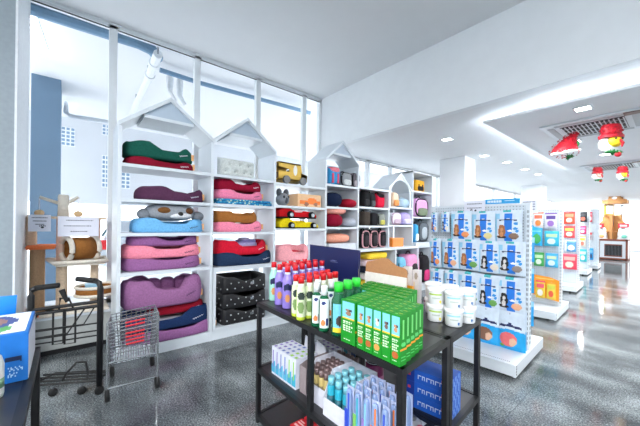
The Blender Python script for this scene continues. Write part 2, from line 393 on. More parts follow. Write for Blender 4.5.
# ------------------------------------------------------------------ gabled display shelves along the window
SX = -3.56; SD = 0.46; SB = SX - SD
def shelf_unit(y0, y1, boards, eave, peak, label, z0=0.0, plinth=None, brd=None, group='white display shelves along the window', left=True, right=True, arch=False, back=False):
    t = thing('display_shelf', label, 'shelf', (SX - SD / 2, (y0 + y1) / 2, z0), 0, group)
    T = 0.034
    def B(n, b, m=WHITE, **k): return b.build(n, m, t, world=True, **k)
    es = eave - (T * sqrt(1 + ((peak - eave) / ((y1 - y0) / 2)) ** 2) if peak else 0)
    if left: B('side_panel', bx(SB, SX, y0, y0 + T, z0, es), bevel=.003)
    if right: B('side_panel', bx(SB, SX, y1 - T, y1, z0, es), bevel=.003)
    for z in boards: B('shelf_board', bx(SB, SX - .004, y0 + (T if left else 0), y1 - (T if right else 0), z - T, z))
    ym = (y0 + y1) / 2
    if peak:
        s = (peak - eave) / (ym - y0); n = T * sqrt(1 + s * s)
        B('roof_panel', MB().prism([(y0, eave), (ym, peak), (ym, peak - n), (y0, eave - n)], SB, SX, 'x'))
        B('roof_panel', MB().prism([(ym, peak), (y1, eave), (y1, eave - n), (ym, peak - n)], SB, SX, 'x'))
        if not arch:
            zt = eave + (peak - eave) * .36; dy = (zt - eave + n) / s
            B('tie_board', bx(SB, SX - .03, y0 + dy, y1 - dy, zt - T, zt))
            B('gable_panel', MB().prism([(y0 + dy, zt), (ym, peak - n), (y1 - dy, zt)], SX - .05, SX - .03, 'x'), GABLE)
        else:
            # front panel with an arched opening
            zl = boards[0]; r = (y1 - y0) / 2 - .08; za = eave - .05
            pts = [(y0 + T, zl), (y0 + T, eave - n + .02), (ym, peak - n), (y1 - T, eave - n + .02), (y1 - T, zl)]
            arc = [(ym + r * cos(a), za - .08 + .95 * r * sin(a)) for a in [pi * k / 12 for k in range(13)]]
            poly = pts + [(arc[0][0], zl)] + arc + [(arc[-1][0], zl)]
            B('arched_front', MB().prism(poly, SX - .03, SX - .012, 'x'))
    else:
        B('shelf_top', bx(SB, SX, y0, y1, eave - T, eave))
    if plinth: B('plinth', bx(SB, SX - .01, y0 + T, y1 - T, z0, plinth))
    if back: B('back_panel', bx(SB, SB + .012, y0 + T, y1 - T, z0, eave if not peak else eave))
    return t
BZ2 = .985
U1 = (.37, 1.325); U2 = (1.325, 2.19); U3 = (2.19, 3.09); U4 = (3.09, 3.87); U5 = (3.87, 4.70); U6 = (4.70, 5.5); U7 = (5.5, 6.3)
shelf_unit(*U1, [2.0, 1.645, 1.295, .89], 2.41, 2.77, 'tall white gabled shelf nearest the camera, holding pet beds down to the floor', 0.0, .11)
BZ = .87
shelf_unit(*U2, [2.0, 1.645, 1.30], 2.41, 2.77, 'white gabled shelf with a tufted cream cushion on its top board', BZ, left=False)
t3 = shelf_unit(U3[0], U3[1], [1.67, 1.345], 1.985, None, 'low white open shelf with a yellow cardboard bus on top', BZ, left=False, right=False)
shelf_unit(*U4, [2.06, 1.70, 1.37], 2.46, 2.80, 'white gabled shelf with a blue and pink bag on its upper board', BZ, back=True)
shelf_unit(*U5, [1.735, 1.40], 2.08, None, 'white flat topped shelf with black and red backpacks', BZ2, left=False, right=False, back=True)
shelf_unit(*U6, [1.775, 1.42], 2.14, 2.46, 'small white house shaped shelf with an arched front', BZ2, right=False, arch=True, back=True)
shelf_unit(*U7, [2.15, 1.60], 2.56, None, 'tall white flat topped shelf at the far end with a pink backpack', BZ2, back=True)
# the row of base compartments under them
def base_cabinet(y0, y1, top, yd, label, backs):
    t = thing('base_cabinet', label, 'cabinet', (SX - SD / 2, (y0 + y1) / 2, 0))
    T = .036
    def B(n, b, m=WHITE): return b.build(n, m, t, world=True)
    B('cabinet_top', bx(SB, SX + .006, y0, y1, top - .05, top)); B('plinth', bx(SB, SX - .01, y0, y1, 0, .11))
    B('cabinet_floor', bx(SB, SX + .004, y0, y1, .11, .14))
    B('side_panel', bx(SB, SX + .003, y0, y0 + T, .14, top - .05)); B('side_panel', bx(SB, SX, y1 - T, y1, .14, top - .05))
    for y in yd: B('divider', bx(SB, SX, y, y + T, .14, top - .05))
    for a, b in backs: B('back_panel', bx(SB, SB + .012, a, b, .14, top - .05))
BZ2 = .985
base_cabinet(1.33, 3.868, BZ, [2.26, 3.12], 'long white open base cabinet under the gabled shelves, with black studded beds inside', [(2.3, 3.12), (3.16, 3.83)])
base_cabinet(3.872, 6.3, BZ2, [4.93, 5.72], 'taller white base cabinet at the far end, with folded cloths and pet carriers', [(3.91, 4.93), (4.97, 5.72), (5.76, 6.26)])
# ------------------------------------------------------------------ soft goods
def spw(a, p): return math.copysign(abs(a) ** p, a)
EMB_D = mat('stitch_dark', (60, 40, 80), .8); EMB_L = mat('stitch_light', (222, 226, 238), .8)
TAGM = mat('swing_tag', (236, 178, 120), .6); TAGW = mat('swing_tag_white', (242, 240, 234), .6)
def bed(name, label, cat, loc, w, d, h, col, lining=None, dip=.45, seed=0, group=None, emb=None, tagc=True, n=3.2, thick=.26, pad=.45, tuft=0, dipx=.12, lump=.03, rz=HP, bd=.62):
    rg = random.Random(seed); t = thing(name, label, cat, loc, rz, group)
    ph = [rg.uniform(0, 6.28) for _ in range(6)]
    NT = 56
    prof = [(.92, 0.0), (.985, .10), (1.0, .32), (.99, .6), (.955, .84), (.90, .97), (1 - thick / 2, 1.0), (1 - thick * .82, .93), (1 - thick, .72), (1 - thick * 1.06, pad * .9)]
    b = MB()
    def hh(th):
        x = spw(cos(th), 2 / n); y = spw(sin(th), 2 / n)
        g = exp(-(((x - dipx) / .50) ** 6)) if y < 0 else bd * exp(-(((x - dipx) / .55) ** 6))
        return h * (1 - dip * g + lump * sin(3 * th + ph[0]) + lump * .7 * sin(5 * th + ph[1]))
    for (r, z) in prof:
        for k in range(NT):
            th = 2 * pi * k / NT; q = r * (1 + .012 * sin(4 * th + ph[2]) + (.03 * abs(sin(tuft * th / 2)) * (z > .15) - .015 if tuft else 0))
            b.v.append((w / 2 * q * spw(cos(th), 2 / n), d / 2 * q * spw(sin(th), 2 / n), z * hh(th) if z < .9 * pad or z > pad else z * h))
    for i in range(len(prof) - 1):
        for k in range(NT):
            k2 = (k + 1) % NT; b.f.append((i * NT + k, i * NT + k2, (i + 1) * NT + k2, (i + 1) * NT + k))
    b.f.append(tuple(reversed(range(NT))))
    bo = b.build('bolster', fab(col), t, smooth=True)
    c = MB(); rr = (1 - thick) * 1.02
    m = 8
    for i in range(m):
        q = rr * (1 - i / m)
        for k in range(NT):
            th = 2 * pi * k / NT
            c.v.append((w / 2 * q * spw(cos(th), 2 / n), d / 2 * q * spw(sin(th), 2 / n), h * pad * (.62 + .38 * (1 - (q / rr) ** 3)) + .006 * sin(6 * q * cos(th) + ph[3])))
    for i in range(m - 1):
        for k in range(NT):
            k2 = (k + 1) % NT; c.f.append((i * NT + k, i * NT + k2, (i + 1) * NT + k2, (i + 1) * NT + k))
    c.f.append(tuple((m - 1) * NT + k for k in range(NT)))
    c.build('cushion', fab(lining or col), t, smooth=True)
    if emb:
        e = MB(); x0 = w * .20; pts = []
        for k in range(34):
            s = k / 33; x = x0 + w * .04 + s * w * .13
            yy = -d / 2 * (max(0, 1 - abs(2 * x / w) ** n)) ** (1 / n) * 1.02 - .004
            pts.append((x, yy, h * (.32 + .14 * s) + .008 * sin(s * 31 + 1) * (1 - .5 * s)))
        e.tube(pts, .0022, 4); e.build('embroidery', emb, bo)
    if tagc:
        x = w * .47; yy = -d / 2 * (max(0.02, 1 - abs(2 * x / w) ** n)) ** (1 / n) - .006
        bx(x - .014, x + .014, yy - .004, yy, h * .22, h * .22 + .07).build('swing_tag', TAGM if tagc is True else tagc, bo)
    return t
XI = SX - .235        # centre of the boards
def yy(px, x=SX - .03): return atx(px, 230, x)[1]
def on(px0, px1): a, b = yy(px0, SX - .11), yy(px1, SX - .09); return (a + b) / 2, b - a
GRN = (22, 84, 72); DRED = (128, 14, 40); PLUM = (84, 48, 76); PINK = (236, 138, 160); LILAC = (146, 96, 146)
G1 = 'pet beds on the gabled shelf nearest the camera'
def pbed(px0, px1, z, h, col, label, **k):
    yc, w = on(px0, px1); d = k.pop('d', .41)
    return bed('pet_bed', label, 'pet bed', (XI + .0, yc, z), w, d, h, col, label and k.pop('lining', None), **k)
# top board
pbed(123, 195, 2.0, .10, DRED, 'dark red pet bed under the green one on the top board', seed=1, dip=.3, emb=EMB_L, group=G1)
pbed(122, 194, 2.095, .17, GRN, 'dark green pet bed on top of a dark red one, top board', seed=2, dip=.42, emb=EMB_L, group=G1, dipx=.25, lump=.06)
pbed(136, 205, 1.645, .15, PLUM, 'dark plum pet bed alone on the second board', seed=3, dip=.3, emb=EMB_L, group=G1, lump=.06, dipx=.3)
pbed(132, 205, 1.295, .155, (112, 178, 226), 'light blue pet bed under the grey animal face cushion', seed=4, dip=.35, emb=EMB_D, group=G1)
pbed(121, 203, .89, .145, LILAC, 'lilac pet bed at the bottom of a stack of three', seed=5, dip=.25, emb=EMB_D, group=G1)
pbed(121, 202, 1.02, .145, PINK, 'pink pet bed between two lilac ones', seed=6, dip=.35, emb=EMB_D, group=G1, lining=(232, 128, 156))
pbed(128, 200, 1.15, .13, (140, 90, 142), 'lilac pet bed on top of the pink one', seed=8, dip=.55, emb=EMB_D, group=G1, dipx=.2, lining=(128, 70, 132))
# floor compartment
pbed(124, 219, .11, .15, LILAC, 'lilac pet bed at the very bottom, on the shelf floor', seed=9, dip=.3, group=G1, d=.44)
pbed(119, 213, .235, .20, (28, 50, 92), 'navy pet bed with grey lining in the bottom compartment', seed=10, dip=.45, lining=(190, 192, 204), emb=EMB_L, group=G1, d=.44, thick=.16, pad=.42, tagc=TAGW, dipx=-.1)
pbed(150, 207, .375, .11, (136, 14, 36), 'dark red pet bed squeezed under the large tufted lilac one', seed=11, dip=.15, emb=EMB_L, group=G1, d=.30, tagc=False)
big = pbed(121, 204, .485, .30, (148, 100, 144), 'large tufted lilac pet bed on the pile in the bottom compartment', seed=12, dip=.36, emb=EMB_D, group=G1, d=.44, thick=.40, tuft=18, pad=.55, lump=.05, n=3.6)
def tufts(t, w, d, h, col):
    b = MB()
    for k in range(4):
        x = w * (-.27 + .18 * k); b.blob(x, d * .22, h * .60, w * .105, d * .17, h * .34, .8, 16, 10)
    for sx in (-1, 1):
        b.blob(sx * w * .36, -d * .02, h * .62, w * .09, d * .26, h * .34, .8, 16, 10)
    b.blob(-w * .30, -d * .33, h * .70, w * .12, d * .10, h * .26, .8, 16, 10); b.blob(w * .37, -d * .30, h * .74, w * .09, d * .12, h * .24, .8, 16, 10)
    b.build('tufted_lining', fab(col), t, smooth=True)
tufts(big, on(121, 204)[1], .44, .30, (140, 90, 136))
# grey animal face cushion
def animal_cushion():
    yc, w = on(139, 203); t = thing('animal_cushion', 'grey plush animal face bed with brown eye patches on a blue bed', 'pet bed', (XI, yc, 1.435), HP)
    g = fab((150, 156, 164))
    MB().blob(0, 0, .09, w * .40, .19, .10, .75, 28, 14).build('head', g, t, smooth=True)
    MB().blob(w * .44, -.05, .05, .075, .07, .06).build('ear', fab((128, 134, 142)), t, smooth=True)
    MB().blob(-w * .40, -.05, .06, .08, .07, .065).build('ear', fab((128, 134, 142)), t, smooth=True)
    MB().blob(-w * .14, -.150, .105, .075, .055, .04).build('eye_patch', fab((120, 80, 44)), t, smooth=True)
    MB().blob(w * .24, -.140, .105, .055, .05, .04).build('eye_patch', fab((96, 62, 38)), t, smooth=True)
    MB().blob(w * .10, -.185, .07, .03, .03, .025).build('nose', pla((20, 20, 22)), t, smooth=True)
    MB().blob(w * .10, -.15, .05, .13, .05, .04).build('muzzle', fab((214, 216, 220)), t, smooth=True)
animal_cushion()
# second gabled shelf
G2 = 'pet beds on the second gabled shelf'
def tufted_cushion():
    yc, w = on(219, 256); t = thing('tufted_cushion', 'cream white tufted cushion standing on the top board', 'cushion', (XI + .04, yc, 2.0), HP)
    W = w; Hh = .24
    def s(u, v, sg):
        x = (u - .5); z = v; e = max(0, 1 - abs(2 * x) ** 5) * max(0, 1 - abs(2 * z - 1) ** 5)
        tq = .0
        for (a, b) in ((.17, .3), (.42, .3), (.67, .3), (.88, .3), (.28, .68), (.55, .68), (.8, .68)):
            tq += exp(-(((u - a) / .05) ** 2 + ((v - b) / .09) ** 2))
        return (x * W, sg * (.11 * e ** .5 - .05 * tq), z * Hh * (1 + .07 * (u < .5) * (.5 - u)))
    MB().grid(lambda u, v: s(u, v, -1), 32, 20).grid(lambda u, v: s(1 - u, v, 1), 16, 8).build('pillow', fab((206, 212, 210)), t, smooth=True)
    bt = MB()
    for (a, b) in ((.17, .3), (.42, .3), (.67, .3), (.88, .3), (.28, .68), (.55, .68), (.8, .68)):
        p = s(a, b, -1); bt.blob(p[0], p[1] - .004, p[2], .011, .008, .011, 1, 8, 6)
    bt.build('button_pattern', fab((150, 156, 160)), t)
tufted_cushion()
def mat_flat(px0, px1, z, h, label):
    yc, w = on(px0, px1); t = thing('folded_mat', label, 'mat', (XI, yc, z), HP)
    m = bpy.data.materials.new('dotted_blue_fabric'); m.use_nodes = True; nt = m.node_tree; b = nt.nodes['Principled BSDF']; b.inputs['Roughness'].default_value = .9
    tc = nt.nodes.new('ShaderNodeTexCoord'); vo = nt.nodes.new('ShaderNodeTexVoronoi'); vo.inputs['Scale'].default_value = 26
    rp = nt.nodes.new('ShaderNodeValToRGB'); e = rp.color_ramp.elements
    e[0].position = .25; e[0].color = lin((206, 226, 196)) + (1,); e[1].position = .38; e[1].color = lin((42, 160, 204)) + (1,); k = e.new(.7); k.color = lin((24, 112, 168)) + (1,)
    nt.links.new(tc.outputs['Object'], vo.inputs['Vector']); nt.links.new(vo.outputs['Distance'], rp.inputs['Fac']); nt.links.new(rp.outputs['Color'], b.inputs['Base Color'])
    MB().blob(0, 0, h * .27, w / 2, .2, h * .27, .35, 32, 12).build('lower_fold', m, t, smooth=True)
    MB().blob(0, .005, h * .75, w / 2 * .985, .195, h * .25, .35, 32, 12).build('upper_fold', m, t, smooth=True)
mat_flat(214.5, 274, 1.645, .075, 'blue dotted folded mat at the bottom of the stack under the cream cushion')
pbed(214, 264, 1.715, .13, (236, 132, 168), 'pink pet bed between the blue dotted mat and a dark red bed', seed=21, dip=.4, emb=EMB_D, group=G2, d=.38)
pbed(213.5, 263, 1.83, .14, (140, 10, 44), 'dark red pet bed on top of a pink one, under the cream cushion', seed=22, dip=.45, emb=EMB_L, group=G2, d=.38, tagc=False)
pbed(214, 264, 1.30, .14, (238, 136, 164), 'pink pet bed under the brown plush one', seed=23, dip=.3, emb=EMB_D, group=G2, d=.40)
pbed(214, 259, 1.415, .15, (158, 100, 48), 'brown plush pet bed with pale grey lining on a pink bed', seed=24, dip=.45, lining=(206, 206, 208), tagc=False, group=G2, d=.38, thick=.2, pad=.85, dipx=.25)
pbed(214.5, 275, BZ, .17, (34, 54, 84), 'dark slate blue pet bed under the bright red one', seed=25, dip=.35, emb=EMB_L, group=G2, d=.42, tagc=TAGW, lining=(28, 44, 70))
pbed(217, 269, 1.0, .19, (206, 24, 50), 'bright red pet bed with a folded lavender cloth inside', seed=26, dip=.5, emb=EMB_L, lining=(206, 194, 116), group=G2, d=.38, thick=.18, pad=.6, dipx=.2, bd=.3)
yc, w = on(238, 262)
t = thing('folded_blanket', 'folded lavender blanket lying in the bright red bed', 'blanket', (XI - .02, yc, 1.10), HP)
MB().blob(0, 0, .02, .15, .1, .035, .4, 20, 10).build('fold', fab((168, 160, 206)), t, smooth=True)
MB().blob(.02, .02, .065, .13, .08, .03, .4, 20, 10).build('fold', fab((140, 136, 192)), t, smooth=True)
MB().blob(-.02, .0, .10, .07, .06, .022, .5, 16, 8).build('fold', fab((196, 190, 222)), t, smooth=True)
# black studded square beds
def studded(px0, px1, z, h, label, seed):
    yc, w = on(px0, px1); rg = random.Random(seed); d = .40
    t = thing('studded_bed', label, 'pet bed', (XI + .01, yc, z), HP, 'black studded pet beds')
    W2, D2 = w / 2, d / 2
    def top(th):
        x = spw(cos(th), 2 / 9); y = spw(sin(th), 2 / 9)
        return h * (1 - (.36 * exp(-(((x - .12) / .55) ** 4)) if y < -.5 else 0))
    b = MB(); NT = 72; prof = [(.97, 0), (1.0, .08), (1.0, .55), (.995, .9), (.97, 1.0), (.88, 1.0), (.85, .9), (.845, .35)]
    for (r, zz_) in prof:
        for k in range(NT):
            th = 2 * pi * k / NT
            q = r * (1 + .012 * abs(sin(9 * th + (pi / 2) * (zz_ > .5))))
            b.v.append((W2 * q * spw(cos(th), 2 / 9), D2 * q * spw(sin(th), 2 / 9), zz_ * top(th) if zz_ > .4 else zz_ * h))
    for i in range(len(prof) - 1):
        for k in range(NT):
            k2 = (k + 1) % NT; b.f.append((i * NT + k, i * NT + k2, (i + 1) * NT + k2, (i + 1) * NT + k))
    b.f.append(tuple(reversed(range(NT))))
    bm_ = mat('black_velvet', (20, 20, 24), .5, 0, .2, 30, .3)
    b.build('wall', bm_, t, smooth=True)
    MB().blob(0, 0, h * .3, W2 * .84, D2 * .84, h * .14, .3, 28, 8).build('cushion', mat('black_plush', (14, 14, 16), .9), t, smooth=True)
    sm = mat('stud', (230, 234, 238), .2, .4); s = MB()
    for k in range(6):
        for r in range(2):
            x = W2 * (-.82 + .33 * k + .16 * r); zq = h * (.28 + .34 * r)
            if abs(x) < W2 * .97: s.blob(x, -D2 * 1.012, zq, .009, .007, .009, 1, 8, 5)
    for k in range(3):
        for r in range(2):
            s.blob(-W2 * 1.01, D2 * (-.7 + .6 * k + .25 * r), h * (.28 + .38 * r), .007, .009, .009, 1, 8, 5)
    s.build('stud_pattern', sm, t, smooth=True)
    bx(W2 * .2, W2 * .36, -D2 * 1.03, -D2 * 1.015, h * .42, h * .6).build('metal_badge', CHROME, t)
studded(221, 265, .14, .19, 'black studded square pet bed at the bottom of three', 31)
studded(221, 265, .335, .19, 'black studded square pet bed in the middle of three', 32)
studded(221, 265, .53, .20, 'black studded square pet bed on top of three', 33)

# ------------------------------------------------------------------ open shelf with cars and bus
def bus():
    yc, w = on(277.5, 301); t = thing('cardboard_bus', 'yellow cardboard school bus cat house on the low shelf top', 'cat house', (XI + .02, yc, 1.985), HP)
    m = mat('bus_card', (226, 186, 84), .7); W = .50; D = .40; Hh = .30
    # hollow body: right face is the front, open cut-outs on the long side
    b = MB(); b.box(-W / 2, W / 2 - .12, -D / 2, D / 2, Hh - .02, Hh).box(-W / 2, W / 2, -D / 2, D / 2, .05, .07).box(-W / 2, W / 2 - .12, D / 2 - .012, D / 2, .05, Hh)
    b.prism([(-W / 2, .05), (-W / 2, .17), (-.07, .17), (-.07, Hh - .09), (-W / 2, Hh - .07), (-W / 2, Hh), (W / 2 - .12, Hh), (W / 2 - .10, .17), (W / 2, .15), (W / 2, .05)], -D / 2, -D / 2 + .012, 'y')
    b.build('bus_body', m, t)
    bx(-W / 2 + .01, W / 2 - .13, -D / 2 + .02, D / 2 - .02, .07, .16).build('inside', mat('bus_inside', (120, 92, 66), .8), t)
    MB().hexa([(W / 2 - .12, -D / 2, .05), (W / 2, -D / 2, .05), (W / 2, D / 2, .05), (W / 2 - .12, D / 2, .05)], [(W / 2 - .12, -D / 2, .17), (W / 2, -D / 2, .15), (W / 2, D / 2, .15), (W / 2 - .12, D / 2, .17)]).build('bonnet', m, t)
    bx(W / 2 - .125, W / 2 - .112, -D / 2 + .03, D / 2 - .03, .18, Hh - .04).build('windscreen', mat('bus_glass', (150, 164, 170), .4), t)
    ov = MB(); ov.v = [(.03 + .035 * cos(2 * pi * k / 20), -D / 2 - .002, .2 + .075 * sin(2 * pi * k / 20)) for k in range(20)]; ov.f = [tuple(range(20))]
    ov.build('oval_window', mat('bus_hole', (240, 240, 236), .6), t)
    for x in (-.13, .16):
        MB().lathe([(.02, -.02), (.055, -.02), (.06, 0), (.055, .02), (.02, .02)], 18, x, -D / 2 - .012, .055, 'y').build('wheel', pla((96, 98, 100)), t)
bus()
def koala():
    yc, w = on(278, 293); t = thing('plush_koala', 'grey plush animal head with round ears beside the orange car box', 'cushion', (XI + .04, yc, 1.67), HP)
    g = fab((138, 142, 148)); k = w / .4
    MB().blob(0, 0, .10, .15 * k, .12, .10).build('head', g, t, smooth=True)
    for s in (-1, 1): MB().blob(s * .10 * k, .0, .20, .06 * k, .05, .06).build('ear', fab((108, 112, 118)), t, smooth=True)
    for s in (-1, 1): MB().blob(s * .06 * k, -.10, .13, .022 * k, .02, .022).build('eye', fab((60, 62, 66)), t, smooth=True)
    MB().blob(0, -.11, .08, .035 * k, .03, .045).build('nose', fab((84, 88, 94)), t, smooth=True)
koala()
def car_box():
    yc, w = on(294, 318); t = thing('car_print_box', 'flat cardboard box printed with an orange car', 'box', (XI + .05, yc, 1.67), HP)
    bx(-w / 2, w / 2, -.16, .16, 0, .19).build('carton', pap((232, 186, 140)), t, bevel=.004)
    def f(u, v):
        if ell(u, v, .36, .2, .09, .17) or ell(u, v, .76, .22, .09, .17): return 'printed_wheel'
        if (.1 < u < .95 and .22 < v < .5) or ell(u, v, .6, .48, .2, .26): return 'printed_car'
        return None
    paint(t, lambda u, v: ((u - .5) * w, -.162, v * .19), f, 24, 14, {'printed_wheel': pap((150, 96, 70)), 'printed_car': pap((240, 120, 20))})
car_box()
def car_bed(px0, px1, z, h, col, label, dark):
    yc, w = on(px0, px1); t = thing('car_bed', label, 'pet bed', (XI, yc, z), HP, 'car shaped pet beds')
    W = w; 
    side = [(-W / 2, .1 * h), (-W / 2, .62 * h), (-W * .42, .95 * h), (-W * .28, h), (-W * .16, .72 * h), (W * .18, .66 * h), (W * .36, .62 * h), (W * .47, .42 * h), (W / 2, .2 * h), (W * .48, .06 * h)]
    MB().prism(side, -.19, .19, 'y').build('car_body', fab(col), t, bevel=.022)
    for x in (-W * .24, W * .33):
        wh = MB().lathe([(.02, -.03), (h * .29, -.03), (h * .33, -.01), (h * .33, .01), (h * .29, .02)], 20, x, -.20, h * .3, 'y').build('wheel', fab((24, 26, 28)), t, smooth=True)
        MB().lathe([(.012, -.02), (h * .17, -.02), (h * .17, 0)], 14, x, -.222, h * .3, 'y').build('hub_cap', fab((190, 196, 200)), wh)
    MB().blob(-W * .02, -.1, h * .62, W * .16, .1, h * .16, .6).build('seat', fab(dark), t, smooth=True)
    bx(-W / 2 - .004, W * .47, -.193, .19, .0, .12 * h).build('bumper', fab((24, 24, 26)), t)
car_bed(277.5, 317, 1.345, .15, (232, 208, 20), 'yellow car shaped pet bed under the red one', (210, 180, 20))
car_bed(277, 315, 1.495, .165, (194, 18, 28), 'red car shaped pet bed stacked on the yellow one', (226, 190, 190))
pbed(277.5, 311, BZ + .0, .22, (242, 166, 174), 'light pink sofa pet bed with red inner cushion', seed=41, bd=.0, dip=.58, lining=(226, 56, 74), d=.38, thick=.22, pad=.62, tagc=False, dipx=.2)
# ------------------------------------------------------------------ bags
def rbag(name, label, cat, loc, w, d, h, col, trim=None, window=None, handle=None, ears=False, group=None, e=.45, rz=HP, top=None, pocket=None, straps=None):
    t = thing(name, label, cat, loc, rz, group)
    MB().blob(0, 0, h / 2, w / 2, d / 2, h / 2, e, 28, 16).build('bag_body', fab(col), t, smooth=True)
    if trim:
        MB().tube([(w * .46 * spw(cos(2 * pi * k / 24), .6), -d * .36, h * .5 + h * .44 * spw(sin(2 * pi * k / 24), .6)) for k in range(24)], .016, 6, True).build('trim', fab(trim), t, smooth=True)
    if window:
        MB().blob(0, -d * .42, h * .45, w * .30, d * .12, h * .30, .7, 20, 12).build('mesh_window', fab(window), t, smooth=True)
    if pocket:
        MB().blob(0, -d * .44, h * .28, w * .36, d * .12, h * .2, .5, 20, 12).build('front_pocket', fab(pocket), t, smooth=True)
    if top:
        MB().blob(0, -d * .05, h * .82, w * .46, d * .5, h * .17, .6, 20, 12).build('flap', fab(top), t, smooth=True)
    if handle:
        MB().tube([(w * .18 * cos(pi * k / 10), 0, h * .97 + h * .12 * sin(pi * k / 10)) for k in range(11)], .012, 6).build('handle', fab(handle), t, smooth=True)
    if straps:
        for s in (-1, 1): bx(s * w * .22 - .018, s * w * .22 + .018, -d * .52, -d * .44, h * .1, h * .62).build('strap', fab(straps), t)
    if ears:
        for s in (-1, 1): MB().blob(s * w * .30, -.02, h * .98, w * .13, d * .1, h * .11, .8, 14, 8).build('ear', fab(trim or col), t, smooth=True)
    return t
def bag(px0, px1, z, h, label, col, **k):
    yc, w = on(px0, px1); d = k.pop('d', .26); nm = k.pop('name', 'pet_carrier_bag'); cat = k.pop('cat', 'bag'); xo = k.pop('xo', .07)
    return rbag(nm, label, cat, (XI + xo, yc, z), w, d, h, col, **k)
BK = (30, 30, 33)
bag(326, 338.5, 2.06, .30, 'blue and pink bag with pink straps on the upper board', (60, 150, 206), top=(236, 132, 146), straps=(214, 84, 104))
bag(339, 350, 2.06, .24, 'grey carrier bag with black corners beside the blue and pink bag', (150, 154, 158), trim=BK, pocket=(204, 208, 208), handle=BK)
bag(350, 358.3, 2.06, .26, 'black and grey patterned carrier bag at the right end of the board', (112, 106, 114), trim=BK, pocket=(196, 186, 192))
bag(326, 341.5, 1.70, .25, 'dark navy round plush cushion left of the dark red one', (22, 34, 62), e=.9, name='round_cushion', cat='cushion', d=.34)
bag(341.5, 356, 1.70, .16, 'dark red round plush cushion beside the navy one', (160, 18, 44), e=.9, name='round_cushion', cat='cushion', d=.34)
bag(326, 342, 1.37, .22, 'dark red plush bed with a pink plush on top', (140, 14, 46), e=.8, name='round_bed', cat='pet bed', d=.34)
bag(326, 346, 1.575, .13, 'salmon pink plush cushion on the dark red bed', (240, 166, 150), e=.8, name='round_cushion', cat='cushion', d=.34, xo=.06)
bag(343, 357, 1.37, .16, 'grey plush cushion right of the dark red bed', (176, 182, 194), e=.9, name='round_cushion', cat='cushion', d=.3)
bag(325.5, 352, 1.10, .16, 'peach oval plush cushion above a pale box', (238, 164, 140), e=.7, name='round_cushion', cat='cushion', d=.36, xo=.0)
yc, w = on(326, 356)
t = thing('pale_carton', 'pale grey flat carton under the peach cushion', 'box', (XI + .04, yc, BZ), HP); bx(-w / 2, w / 2, -.17, .17, 0, .228).build('carton', pap((214, 220, 228)), t, bevel=.004)
bx(-w / 2 + .02, w / 2 - .02, -.172, -.17, .03, .05).build('printed_line', pap((176, 214, 220)), t)
# flat topped shelf: three rows
bag(361.5, 369, 1.735, .30, 'black backpack at the left end of the upper row', BK, handle=BK, pocket=(52, 52, 56), d=.22)
bag(368.5, 374.5, 1.735, .27, 'black and grey backpack in the middle of the upper row', (44, 46, 50), handle=BK, pocket=(92, 94, 98), d=.22)
bag(374.5, 383.5, 1.735, .28, 'red backpack with a round black top, upper row', (206, 26, 60), top=(34, 34, 38), handle=BK, d=.24)
bag(361.5, 368.5, 1.40, .26, 'dark brown square bag in the middle row', (72, 64, 58), e=.3, handle=BK)
bag(369, 376, 1.40, .24, 'black square bag in the middle row', (34, 34, 38), e=.3, handle=BK)
bag(376.5, 383.5, 1.40, .23, 'grey bag with yellow stripe in the middle row', (140, 146, 140), e=.4, pocket=(196, 190, 96), trim=(50, 54, 54))
for (a, b, lb) in ((361, 369, 'black pet carrier with pink edging, left of three'), (369.5, 377.5, 'black pet carrier with pink edging, middle of three'), (378, 386, 'black pet carrier with pink edging, right of three')):
    bag(a, b, .985, .33, lb, (28, 28, 32), trim=(222, 168, 176), window=(58, 52, 58), handle=BK, group='black carriers with pink edging', d=.24, e=.5)
# small house shaped shelf
bag(390, 397.5, 1.775, .30, 'cream and orange striped plush cushion under the arch', (238, 206, 176), e=.6, pocket=(236, 150, 90), name='plush_cushion', cat='cushion')
bag(399, 409, 1.775, .20, 'pale blue plush cushion with a hoop under the arch', (178, 206, 226), e=.8, handle=(196, 216, 228), name='plush_cushion', cat='cushion')
bag(390, 400, 1.42, .25, 'white bag with floral pink print', (226, 222, 230), e=.5, pocket=(196, 172, 190), trim=(176, 150, 170))
bag(400, 410.5, 1.42, .27, 'lavender rounded plush carrier', (176, 164, 218), e=.8, pocket=(206, 198, 232))
yc, w = on(389.5, 401)
t = thing('orange_box', 'bright orange low box on the base under the house shaped shelf', 'box', (XI + .08, yc, .985), HP); bx(-w / 2, w / 2, -.13, .13, 0, .17).build('box_body', pla((246, 140, 52)), t, bevel=.01); bx(-w / 2 - .004, w / 2 + .004, -.134, .134, .15, .175).build('lid', pla((250, 156, 76)), t, bevel=.006)
# far tall shelf
bag(413, 422, 2.15, .25, 'yellow and black striped box on the top board of the far shelf', (226, 168, 52), e=.2, pocket=(40, 38, 40), straps=(36, 34, 36), name='striped_box', cat='box')
bag(413.5, 427, 1.60, .42, 'pink backpack with thick black trim and cat picture', (222, 166, 216), e=.6, trim=(24, 24, 28), pocket=(120, 132, 110), handle=BK)
bag(417, 427.5, 1.05, .46, 'grey backpack carrier with round window', (96, 104, 112), e=.55, window=(176, 186, 194), trim=(60, 66, 72), handle=BK)
bag(412.8, 417, 1.05, .40, 'blue and white bag left of the grey backpack', (70, 160, 214), e=.5, pocket=(226, 234, 240))
yc3, w3 = on(412.8, 427); t = thing('storage_tray', 'low white tray under the grey backpack carrier', 'tray', (XI + .04, yc3, BZ2), HP); bx(-w3 / 2, w3 / 2, -.17, .17, 0, .064).build('tray_body', WHITE, t, bevel=.004); bx(-w3 / 2 + .01, w3 / 2 - .01, -.172, -.17, .008, .056).build('tray_front', mat('tray_front', (214, 220, 226)), t)
